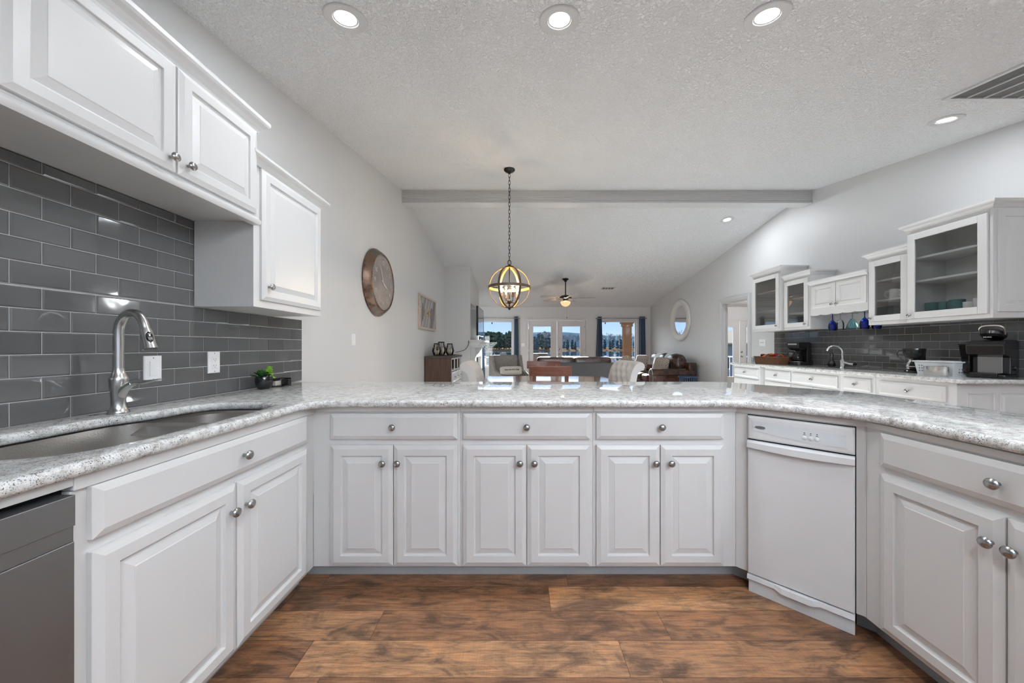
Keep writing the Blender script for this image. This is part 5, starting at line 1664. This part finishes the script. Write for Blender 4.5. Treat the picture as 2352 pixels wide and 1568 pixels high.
# smaller brewer
t_ = T('coffee_maker', 'small black coffee maker with round top beside the white basket', 'coffee maker', (3.91, 3.45, ZC), R(-80))
t_.scale = (.92, .92, 1.10)
M().lathe([(.002, 0), (.075, 0), (.078, .012), (.07, .02), (.002, .02)], n=28).out('base', 'black_plastic', t_, True)
M().box(-.045, .045, .045, .095, .01, .21).out('water_tank', 'black_plastic', t_, bevel=.012)
M().lathe([(.03, .125), (.062, .135), (.082, .17), (.088, .205), (.086, .216), (.002, .22)], n=28).out('brew_head', 'black_plastic', t_, True)
cf = M().lathe([(.04, .021), (.058, .03), (.062, .055), (.055, .085), (.04, .108), (.044, .118)], n=24, cap=False).out('carafe', 'coffee_glass', t_, True)
M().lathe([(.0595, .052), (.064, .052), (.064, .060), (.0595, .060)], n=24).out('carafe_band', 'silver_light', cf)
m = M(); m.tube(smooth_poly([(-.082, 0, .20), (-.125, -.01, .19), (-.14, -.012, .165), (-.125, -.01, .13), (-.075, 0, .10)], 4, False), .004, 8); m.out('handle', 'black_plastic', t_, True)
# white basket and mesh tin
t_ = T('plastic_basket', 'white plastic basket with round holes on the coffee bar', 'basket', (3.85, 3.15, ZC), R(-90))
w, d, h = .155, .115, .115
m = M()
m.loft([[(-w * a, -d * a, z), (w * a, -d * a, z), (w * a, d * a, z), (-w * a, d * a, z)] for a, z in ((.86, .0), (.97, h), (1.05, h), (1.05, h + .012), (.94, h + .012), (.83, .006))], False, True)
m.loft([[(-w * .86, -d * .86, 0), (w * .86, -d * .86, 0), (w * .86, d * .86, 0), (-w * .86, d * .86, 0)], [(-w * .8, -d * .8, 0.001), (w * .8, -d * .8, 0.001), (w * .8, d * .8, 0.001), (-w * .8, d * .8, 0.001)]], False, False)
m.out('basket_wall', 'plastic_white', t_, bevel=.004)
m = M()
for i in range(2):
    for j in range(3):
        for x0 in (-.11, .075): m.lathe([(.006, 0), (.006, -.004), (.001, -.004)], (x0 + i * .022, -d * .905 + .002 - .006 * j * .3, .035 + j * .024), 'y', 10)
for i in range(5):
    for j in range(3): m.lathe([(.006, 0), (.006, .004), (.001, .004)], (w * .905, -.05 + i * .022, .035 + j * .024), 'x', 10)
m.out('holes', 'plate_slot', t_)
t_ = T('mesh_tin', 'oval silver mesh holder in front of the white basket', 'holder', (3.66, 3.06, ZC), R(-90))
ring = lambda a, z: [(.085 * a * math.cos(2 * PI * k / 32), .05 * a * math.sin(2 * PI * k / 32), z) for k in range(32)]
m = M(); m.loft([ring(.9, 0), ring(1, .012), ring(1, .085), ring(.94, .085), ring(.94, .014)], True, True); m.out('body', 'silver_light', t_, R(40))
# pod machine
t_ = T('pod_coffee_machine', 'large black pod coffee machine with raised handle, beside the white basket', 'coffee maker', (3.92, 2.90, ZC), R(-68))
t_.scale = (.80, .9, .90)
# local: front -y
m = M(); m.box(-.115, .135, -.15, .17, 0, .035); m.out('base', 'black_plastic', t_, bevel=.008)
m = M(); m.loft([[(-.115, y0, z), (.135, y0, z), (.135, .17, z), (-.115, .17, z)] for y0, z in ((-.02, .035), (-.02, .19), (-.15, .215), (-.17, .30), (-.13, .335), (-.02, .345))]); m.out('housing', 'black_plastic', t_, bevel=.012)
m = M(); m.box(-.075, .085, -.0285, -.021, .048, .195); m.out('front_panel', 'silver_panel', t_, bevel=.002)
m = M(); m.box(-.09, .09, -.165, -.03, .012, .05); m.out('drip_tray', 'black_plastic', t_, bevel=.006)
m = M(); m.loft([[(-.160 - a, -.06, z), (-.118, -.06, z), (-.118, .14, z), (-.160 - a, .14, z)] for a, z in ((.0, .03), (.035, .30))]); m.out('water_tank', 'coffee_glass', t_, bevel=.006)
m = M(); m.box(-.200, -.117, -.065, .145, .30, .315); m.out('tank_lid', 'black_plastic', t_, bevel=.004)
m = M(); m.mx = Matrix.Translation((.01, .03, .365)) @ Matrix.Rotation(R(-13), 4, 'X')
m.loft([[(.085 * a * math.cos(2 * PI * k / 24), .115 * a * math.sin(2 * PI * k / 24), z) for k in range(24)] for a, z in ((.8, 0), (1, .02), (1, .045), (.85, .06))])
ld_ = m.out('brew_lid', 'black_plastic', t_, True)
M().text('KEURIG', .016, Matrix.Translation((.01, -.095, .372)) @ Matrix.Rotation(R(90), 4, 'X'), .0006).out('lettering', 'print_white', ld_)
m = M(); m.tube(smooth_poly([(-.055, -.01, .41), (-.058, -.04, .445), (-.035, -.055, .472), (.02, -.058, .478), (.075, -.055, .472), (.098, -.04, .445), (.095, -.01, .40)], 5, False), .009, 10); m.out('lid_handle', 'silver_light', t_, True)
m = M(); m.lathe([(.022, 0), (.022, .014), (.002, .014)], (.136, .06, .09), 'x', 16); m.out('dial', 'black_plastic', t_)
# bar faucet and soap bottle
t_ = T('bar_faucet', 'chrome gooseneck faucet on the coffee bar', 'faucet', (3.86, 4.16, ZC), 0)
M().lathe([(.028, 0), (.028, .006), (.022, .012), (.021, .075), (.024, .08), (.024, .10), (.014, .108), (.002, .108)], n=20).out('body', 'chrome', t_, True)
pts = [(0, 0, .10), (0, 0, .14), (0, 0, .18)] + [(-.075 + .075 * math.cos(a_), .02 * (1 - math.cos(a_)), .19 + .075 * math.sin(a_)) for a_ in [R(170) * i / 12 for i in range(13)]]
M().tube(pts, .0125, 12).out('spout', 'chrome', t_, True)
m = M(); m.tube([(.0, -.01, .07), (.03, -.05, .055), (.05, -.08, .05)], [.014, .012, .014], 10); m.out('lever', 'chrome', t_, True)
m = M(); m.lathe([(.014, 0), (.016, .012), (.012, .022), (.002, .024)], (.052, -.09, .05), 'x', 12); m.out('lever_cap', 'black_plastic', t_, True)
t_ = T('soap_bottle', 'small clear bottle with dark contents beside the chrome bar faucet', 'bottle', (3.99, 4.45, ZC))
M().lathe([(.002, .002), (.034, .003), (.040, .02), (.036, .05), (.018, .085), (.013, .11), (.02, .15), (.016, .17), (.012, .175)], n=20, cap=False).out('glass_body', 'clear_glass', t_, True)
M().lathe([(.002, .004), (.032, .005), (.037, .02), (.034, .045), (.002, .046)], n=20).out('contents', 'black_plastic', t_, True)
# basket of snack packets
bx_, by_ = 3.80, 5.20
t_ = T('wicker_basket', 'brown wicker basket of snack packets on the coffee bar', 'basket', (bx_, by_, ZC), R(-86))
w, d, h = .235, .13, .10
m = M(); m.loft([[(-w * a, -d * a, z), (w * a, -d * a, z), (w * a, d * a, z), (-w * a, d * a, z)] for a, z in ((.94, 0), (1, h), (.95, h), (.90, .01))], True, True); m.out('weave', 'wicker_basket', t_, bevel=.005)
m = M(); m.tube([(-w * 1.0, -d, h), (w, -d, h), (w, d, h), (-w, d, h)], .008, 8, True); m.out('rim', 'wicker_basket', t_)
rn = random.Random(21)
cols = ['packet_brown', 'packet_silver', 'packet_orange', 'packet_brown', 'packet_red', 'packet_silver', 'packet_orange', 'packet_red', 'packet_silver', 'packet_brown', 'packet_red', 'packet_orange', 'packet_silver']
cn = {'packet_brown': 'dark brown', 'packet_silver': 'silver', 'packet_orange': 'orange', 'packet_red': 'red'}
for i, c in enumerate(cols):
    u = (i + .5) / len(cols)
    m = M()
    def pk(x, y, z): return x, y * (1 - .9 * abs(x) ** 3), z
    m.blob(0, 0, 0, .033, .013, .036, 6, 16, 8, pk)
    o = m.out('snack_packet', c, smooth=True)
    o.location = (bx_ + rn.uniform(-.06, .07), by_ + .19 - .38 * u, ZC + h + .012 + rn.uniform(-.008, .014))
    o.rotation_euler = (rn.uniform(.5, 1.4), rn.uniform(-.5, .5), rn.uniform(-1.2, 1.2))
    tag(o, 'shiny %s snack packet in the wicker basket' % cn[c], 'snack packet', 'snack packets in the wicker basket')
t_ = T('napkin_box', 'small silver openwork box at the doorway end of the basket', 'box', (3.74, 5.49, ZC), R(-88))
m = M(); m.box(-.04, .04, -.05, .05, 0, .008)
for x in (-.04, .036):
    for k in range(5): m.box(x, x + .004, -.05 + k * .0235, -.044 + k * .0235, .008, .085)
for k in range(4): m.box(-.04 + k * .0247, -.034 + k * .0247, -.05, -.046, .008, .085); m.box(-.04 + k * .0247, -.034 + k * .0247, .046, .05, .008, .085)
for z in (.03, .055, .08):
    m.box(-.04, .04, -.05, -.046, z, z + .005); m.box(-.04, .04, .046, .05, z, z + .005); m.box(-.04, -.036, -.046, .046, z, z + .005); m.box(.036, .04, -.046, .046, z, z + .005)
m.out('lattice', 'silver_light', t_)
# hanging stemware
def stem_glass(x, y, kind, label):
    t_ = T('wine_glass', label, 'wine glass', (x, y, 1.583), 0, 'stemware hanging from the rack')
    mats = {'blue': ('blue_glass', 'blue_glass'), 'clear': ('clear_glass', 'clear_glass'), 'aqua': ('aqua_glass', 'clear_glass')}[kind]
    M().lathe([(.002, .0), (.034, 0), (.034, .003), (.006, .006), (.004, .012), (.004, .06), (.004, .062)][::1], n=20).at() if False else None
    M().lathe([(.002, .002), (.033, .001), (.033, -.002), (.006, -.006), (.0042, -.012), (.0042, -.075), (.008, -.083)], n=20).out('stem', mats[1], t_, True)
    if kind == 'aqua': pr = [(.006, -.080), (.02, -.092), (.036, -.12), (.05, -.16), (.060, -.205)]
    elif kind == 'clear': pr = [(.006, -.080), (.022, -.092), (.034, -.12), (.037, -.15), (.036, -.18), (.034, -.208)]
    else: pr = [(.006, -.080), (.016, -.09), (.032, -.11), (.042, -.14), (.044, -.17), (.040, -.20), (.037, -.212)]
    M().lathe(pr, n=28, cap=False).out('bowl', mats[0], t_, True)
stem_glass(3.93, 4.372, 'blue', 'cobalt blue wine glass hanging farthest along the rack toward the doorway')
stem_glass(3.92, 4.255, 'clear', 'clear straight sided glass hanging between the blue and flared ones')
stem_glass(3.93, 4.110, 'aqua', 'flared aqua tinted glass hanging in the middle of the rack')
stem_glass(3.93, 3.965, 'blue', 'cobalt blue wine glass hanging next to the flared aqua one')
stem_glass(3.99, 3.890, 'blue', 'cobalt blue wine glass hanging half behind the narrow glass door cabinet')
# mugs
def mug(x, y, z, material, label, rz=0, s=1.0, group='mugs in the cabinets'):
    t_ = T('mug', label, 'mug', (x, y, z), rz, group)
    M().lathe([(.002, 0), (.034 * s, 0), (.038 * s, .006 * s), (.041 * s, .05 * s), (.042 * s, .092 * s), (.038 * s, .092 * s), (.036 * s, .02 * s), (.002, .01 * s)], n=28).out('cup', material, t_, True)
    m = M(); m.tube(smooth_poly([(.040 * s, 0, .075 * s), (.062 * s, 0, .078 * s), (.070 * s, 0, .05 * s), (.058 * s, 0, .022 * s), (.039 * s, 0, .02 * s)], 4, False), .006 * s, 8); m.out('handle', material, t_, True)
za = 1.4805
mug(3.90, 3.29, za, 'mug_teal', 'teal mug at the side wall of the large glass door cabinet', R(-60), 1.15)
mug(3.91, 3.195, za, 'mug_teal', 'teal mug with its handle toward the glass, between two teal mugs', R(-130), 1.12)
mug(3.89, 3.095, za, 'mug_teal', 'teal mug beside the white cups in the large glass door cabinet', R(60), 1.18)
mug(3.88, 3.005, za, 'ceramic_white', 'small white cup next to the teal mugs', R(30), .85)
mug(3.88, 2.925, za, 'ceramic_white', 'small white cup behind the door frame of the large glass door cabinet', R(30), 1.1)
mug(3.93, 3.645, 1.673, 'ceramic_white', 'white mug behind the edge of the narrow glass door', R(120), 1.08)
mug(3.94, 3.53, 1.673, 'ceramic_white', 'white mug deeper in the narrow glass door cabinet', R(100), 1.08)

# ------------------------------------------------------------------ outside: deck, lake, far shore
m = M()
for k in range(28): m.box(-5.2 + k * .5, -5.2 + k * .5 + .49, YF + T_, 15.4, -.24, -.2)
o = m.out('deck_floor', 'wood_deck'); struct(o, 'wooden deck outside the glazed doors', 'deck')
t_ = T('deck_railing', 'white deck railing with thin balusters overlooking the lake', 'railing', (1.0, 15.2, -.2))
m = M(); m.box(-6, 4.6, -.03, .03, .86, .91); m.box(-6, 4.6, -.02, .02, .08, .12); m.out('rail', 'rail_white', t_)
for k in range(7): M().box(-6 + k * 1.75 - .04, -6 + k * 1.75 + .04, -.04, .04, 0, .95).out('post', 'rail_white', t_)
for k in range(64):
    x = -5.9 + k * .165; M().box(x - .008, x + .008, -.008, .008, .1, .87).out('baluster', 'bronze_brown', t_)
t_ = T('porch_railing', 'wrought iron porch railing outside the entry doors', 'railing', (7.4, 12.6, -.2))
m = M(); m.box(-1.6, 2.2, -.02, .02, .98, 1.02); m.box(-1.6, 2.2, -.015, .015, .10, .13); m.out('rail', 'rail_white', t_)
for k in range(28):
    x = -1.55 + k * .135; m = M(); m.box(x - .007, x + .007, -.007, .007, .1, 1.0)
    if k % 2: m.lathe([(.002, -.03), (.022, 0), (.002, .03)], (x, 0, .55), n=8)
    m.out('baluster', 'rail_white', t_)
m = M(); m.box(5.2, 10, YF + T_, 13, -.3, -.2); struct(m.out('porch_floor', 'wood_deck'), 'porch floor outside the entry doors', 'porch')
# pillar
t_ = T('porch_pillar', 'square tan porch pillar with a stepped capital', 'pillar', (4.32, 14.0, -.2))
M().box(-.15, .15, -.15, .15, 0, 2.18).out('shaft', 'stucco_tan', t_, bevel=.01)
m = M(); m.box(-.185, .185, -.185, .185, 2.16, 2.28); m.box(-.225, .225, -.225, .225, 2.28, 2.45); m.out('capital', 'stucco_tan', t_, bevel=.008)
def wicker_chair(x, y, rz, label):
    t_ = T('patio_chair', label, 'chair', (x, y, -.2), rz)
    pf = smooth_poly([(.18, .36), (.28, .55), (.36, .80), (.42, 1.0), (.50, 1.12), (.54, 1.13)], 4, False)
    m = M(); rg = []
    for i in range(11):
        u = i / 10; xx = -.33 + .66 * u; cv = -.10 * (abs(u - .5) * 2) ** 2
        rg.append([(xx, p[0] + cv, p[1]) for p in pf] + [(xx, p[0] + cv + .035, p[1] - .01) for p in reversed(pf)])
    m.loft(rg); m.out('backrest', 'wicker_dark', t_, R(50))
    m = M(); m.box(-.33, .33, -.32, .24, .08, .34); m.box(-.36, -.28, -.32, .3, .34, .58); m.box(.28, .36, -.32, .3, .34, .58); m.out('seat_frame', 'wicker_dark', t_, bevel=.02)
    M().blob(0, -.03, .38, .27, .28, .07, 5).out('seat_cushion', 'cushion_tan', t_, True)
    m = M(); m.mx = Matrix.Translation((0, .21, .78)) @ Matrix.Rotation(R(-16), 4, 'X'); m.blob(0, 0, 0, .26, .06, .33, 5); m.out('back_cushion', 'cushion_tan', t_, True)
wicker_chair(-1.18, 12.6, R(70), 'brown wicker patio chair with tan cushion outside the fireplace window')
wicker_chair(.66, 12.7, R(180), 'dark framed patio chair outside the glazed doors')
t_ = T('adirondack_chair', 'fan backed wooden deck chair in front of the porch pillar', 'chair', (3.95, 13.0, -.2), R(170))
for k in range(7):
    a_ = R(-21 + 7 * k); m = M(); m.mx = Matrix.Translation((0, .2, .28)) @ Matrix.Rotation(R(-14), 4, 'X') @ Matrix.Rotation(a_, 4, 'Y'); m.box(-.042, .042, -.011, .011, 0, .78 - .02 * abs(k - 3) ** 1.6); m.out('back_slat', 'wood_adirondack', t_, bevel=.004)
m = M(); m.mx = Matrix.Rotation(R(8), 4, 'X')
for k in range(5): m.box(-.27, .27, -.35 + k * .11, -.25 + k * .11, .33, .352)
m.out('seat', 'wood_adirondack', t_)
for s_ in (-1, 1):
    M().box(s_ * .34 - .06, s_ * .34 + .06, -.40, .30, .55, .575).out('armrest', 'wood_adirondack', t_)
    M().box(s_ * .32 - .015, s_ * .32 + .015, -.38, -.28, 0, .55).out('leg', 'wood_adirondack', t_)
    M().box(s_ * .32 - .015, s_ * .32 + .015, .18, .28, 0, .55).out('leg', 'wood_adirondack', t_)
# string lights under the eave
t_ = T('string_lights', 'dark string of bulbs hung from the porch pillar outside the windows', 'string lights', (0, 14.0, 2.2))
m = M(); bl = M()
xs_ = [-3.2, -1.2, .8, 2.5, 4.17]
for i in range(len(xs_) - 1):
    a, b = xs_[i], xs_[i + 1]
    m.tube([(a + (b - a) * k / 12 - .0, 0, .06 - .12 * math.sin(PI * k / 12)) for k in range(13)], .006, 5)
for x in (-2.36, -1.1, .15, 1.5, 2.75, 3.45):
    bl.lathe([(.002, 0), (.018, -.01), (.018, -.05), (.026, -.07), (.026, -.10), (.002, -.12)], (x, 0, -.02), n=8)
m.out('cable', 'black_matte', t_); bl.out('bulbs', 'black_matte', t_)
# ground, lake, banks, hills
WZ = -2.8
m = M(); m.prism([(15.4, -.9), (22, -1.6), (60, -2.9), (60, -4), (11.2, -4), (11.2, -.9)], -60, 60, 'x'); struct(m.out('ground_lawn', 'lawn_ground'), 'winter lawn sloping to the lake', 'lawn')
struct(M().box(-700, 700, 58, 900, WZ - .1, WZ).out('lake_water', 'lake_water'), 'blue grey lake', 'lake')
m = M(); rn = random.Random(9); pts = []
N = 60
for i in range(N + 1):
    x = -420 + 840 * i / N; pts.append((x, 284 + 10 * math.sin(x * .021) + 6 * math.sin(x * .09)))
m.loft([[(x, y, WZ - .05), (x, y + 9, WZ + .5), (x, y + 26, WZ + .9), (x, y + 300, WZ + 2.5), (x, y + 300, WZ - 1)] for x, y in pts]); struct(m.out('far_shore', 'shore_sand'), 'sandy far bank of the lake', 'shore')
m = M(); rg = []
for i in range(81):
    x = -2400 + 4800 * i / 80; h = 66 + 14 * math.sin(x * .0031 + 1) + 8 * math.sin(x * .0081)
    rg.append([(x, 1750, -5), (x, 1950, h * .6), (x, 2100, h), (x, 2500, h * .8), (x, 2500, -5)])
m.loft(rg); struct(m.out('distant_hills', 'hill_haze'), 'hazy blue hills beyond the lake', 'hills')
# tree kinds
def pine(seed, mt):
    rn = random.Random(seed); m = M()
    H = 17; 
    for k in range(34):
        u = rn.random() ** .85; z = H * (.10 + .86 * u); r = 2.6 * (1 - .42 * u) * rn.uniform(.55, 1)
        a_ = rn.uniform(0, 2 * PI); d = rn.uniform(.2, 2.9) * (1 - .6 * u)
        def rough(x, y, z_, s=rn.random() * 9): 
            f = 1 + .15 * math.sin(7 * x + s) * math.cos(6 * y + s) + rn.uniform(-.24, .24); return x * f, y * f, z_ * f
        m.blob(d * math.cos(a_), d * math.sin(a_), z, r, r, r * .72, 2.0, 13, 9, rough)
    return m
def bare(seed, levels=4):
    rn = random.Random(seed); m = M()
    def grow(p, d, L, r, lev):
        q_ = p + d * L
        m.tube([tuple(p), tuple(q_)], [r, r * .65], 4, cap=False)
        if lev == 0: return
        for k in range(3 if lev > 2 else 4):
            ax = Vector((rn.uniform(-1, 1), rn.uniform(-1, 1), rn.uniform(-.1, .6)))
            nd = (d + ax * .62).normalized(); nd.z = abs(nd.z) * .8 + .15; nd.normalize()
            grow(p.lerp(q_, rn.uniform(.55, 1)), nd, L * rn.uniform(.58, .78), r * .6, lev - 1)
    grow(Vector((0, 0, 0)), Vector((0, 0, 1)), 4.2, .24, levels)
    return m
G1, G2 = 'pines on the far shore', 'bare trees on the far shore'
protos = []
def place(proto, x, y, z, s, rz):
    o = proto
    if proto.get('used'):
        o = copy_tree(proto)
    else: proto['used'] = 1
    o.location = (x, y, z); o.scale = (s * 1.0, s, s); o.rotation_euler = (0, 0, rz)
    return o
pp = []
for k in range(4):
    mt = 'pine_green' if k < 2 else 'pine_hazy'
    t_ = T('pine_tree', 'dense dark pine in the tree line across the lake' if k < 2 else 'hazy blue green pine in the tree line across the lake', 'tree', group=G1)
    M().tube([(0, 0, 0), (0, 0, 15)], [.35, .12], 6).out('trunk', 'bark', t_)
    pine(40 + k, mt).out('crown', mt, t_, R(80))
    pp.append(t_)
bb = []
for k in range(3):
    t_ = T('bare_tree', 'leafless grey tree in the tree line across the lake', 'tree', group=G2)
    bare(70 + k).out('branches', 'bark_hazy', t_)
    bb.append(t_)
rn = random.Random(31)
def at_px(px, Y): return (px - 1193) / 800 * Y
def ground_z(Y): return WZ + .7 + 1.2 * (Y - 300) / 280
for i in range(32):       # tall wood seen through the fireplace window and the first glazed door
    px = 1088 + i * 5.8 + rn.uniform(-1, 1); Y = 312 + 13 * ((i * 3) % 5)
    s_ = rn.uniform(.86, 1.05) * Y / 325 * (1.0 if px < 1262 else .52)
    if 1222 < px < 1234: s_ *= .72
    place(pp[rn.randrange(2) if px < 1205 else rn.randrange(4)], at_px(px, Y), Y, ground_z(Y), s_, rn.uniform(0, 6))
for i in range(22):
    px = 1276 + i * 9.5 + rn.uniform(-2, 2); Y = 318 + 12 * ((i * 2) % 5)
    place(pp[2 + rn.randrange(2)], at_px(px, Y), Y, ground_z(Y), rn.uniform(.42, .58) * Y / 325, rn.uniform(0, 6))
for i in range(28):
    px = 1286 + i * 7 + rn.uniform(-1.5, 1.5); Y = 400 + 24 * ((i * 3) % 7)
    place(bb[rn.randrange(3)], at_px(px, Y), Y, ground_z(Y), rn.uniform(1.1, 1.45) * Y / 330, rn.uniform(0, 6))
t_ = T('bare_tree', 'leafless tree close to the house, seen in the round mirror', 'tree', (-4.7, 28, -2))
bare(91, 6).out('branches', 'bark', t_); t_.scale = (.33, .33, .40)
t_ = T('pine_tree', 'pine behind the neighbouring house', 'tree', (31, 58, -3)); pine(99, 'pine_green').out('crown', 'pine_green', t_, R(80)); t_.scale = (.55, .55, .55); M().tube([(0, 0, 0), (0, 0, 12)], [.3, .1], 6).out('trunk', 'bark', t_)
# neighbour house
t_ = T('neighbour_house', 'grey neighbouring house with tan shingle roof', 'house', (25, 42, -2.5))
M().box(-5, 6, -3, 3, 0, 3.9).out('wall', 'house_wall', t_)
m = M(); m.prism([(-3.6, 3.9), (3.6, 3.9), (3.6, 4.05), (0, 5.6), (-3.6, 4.05)], -5.5, 6.5, 'x'); m.out('roof', 'house_roof', t_)
m = M(); m.box(-3, -1.6, -3.05, -3, 1.2, 2.6); m.box(1.5, 3, -3.05, -3, 1.2, 2.6); m.out('window', 'tv_screen', t_)
# boat dock
t_ = T('boat_dock', 'low white dock on the water', 'dock', (at_px(1312, 120), 120, WZ))
M().box(-5, 5, -1, 1, .3, .5).out('deck', 'rail_white', t_)
m = M()
for x in (-4.5, 0, 4.5): m.tube([(x, -1, -.5), (x, -1, 1.0)], .12, 6)
m.out('pile', 'bark', t_)
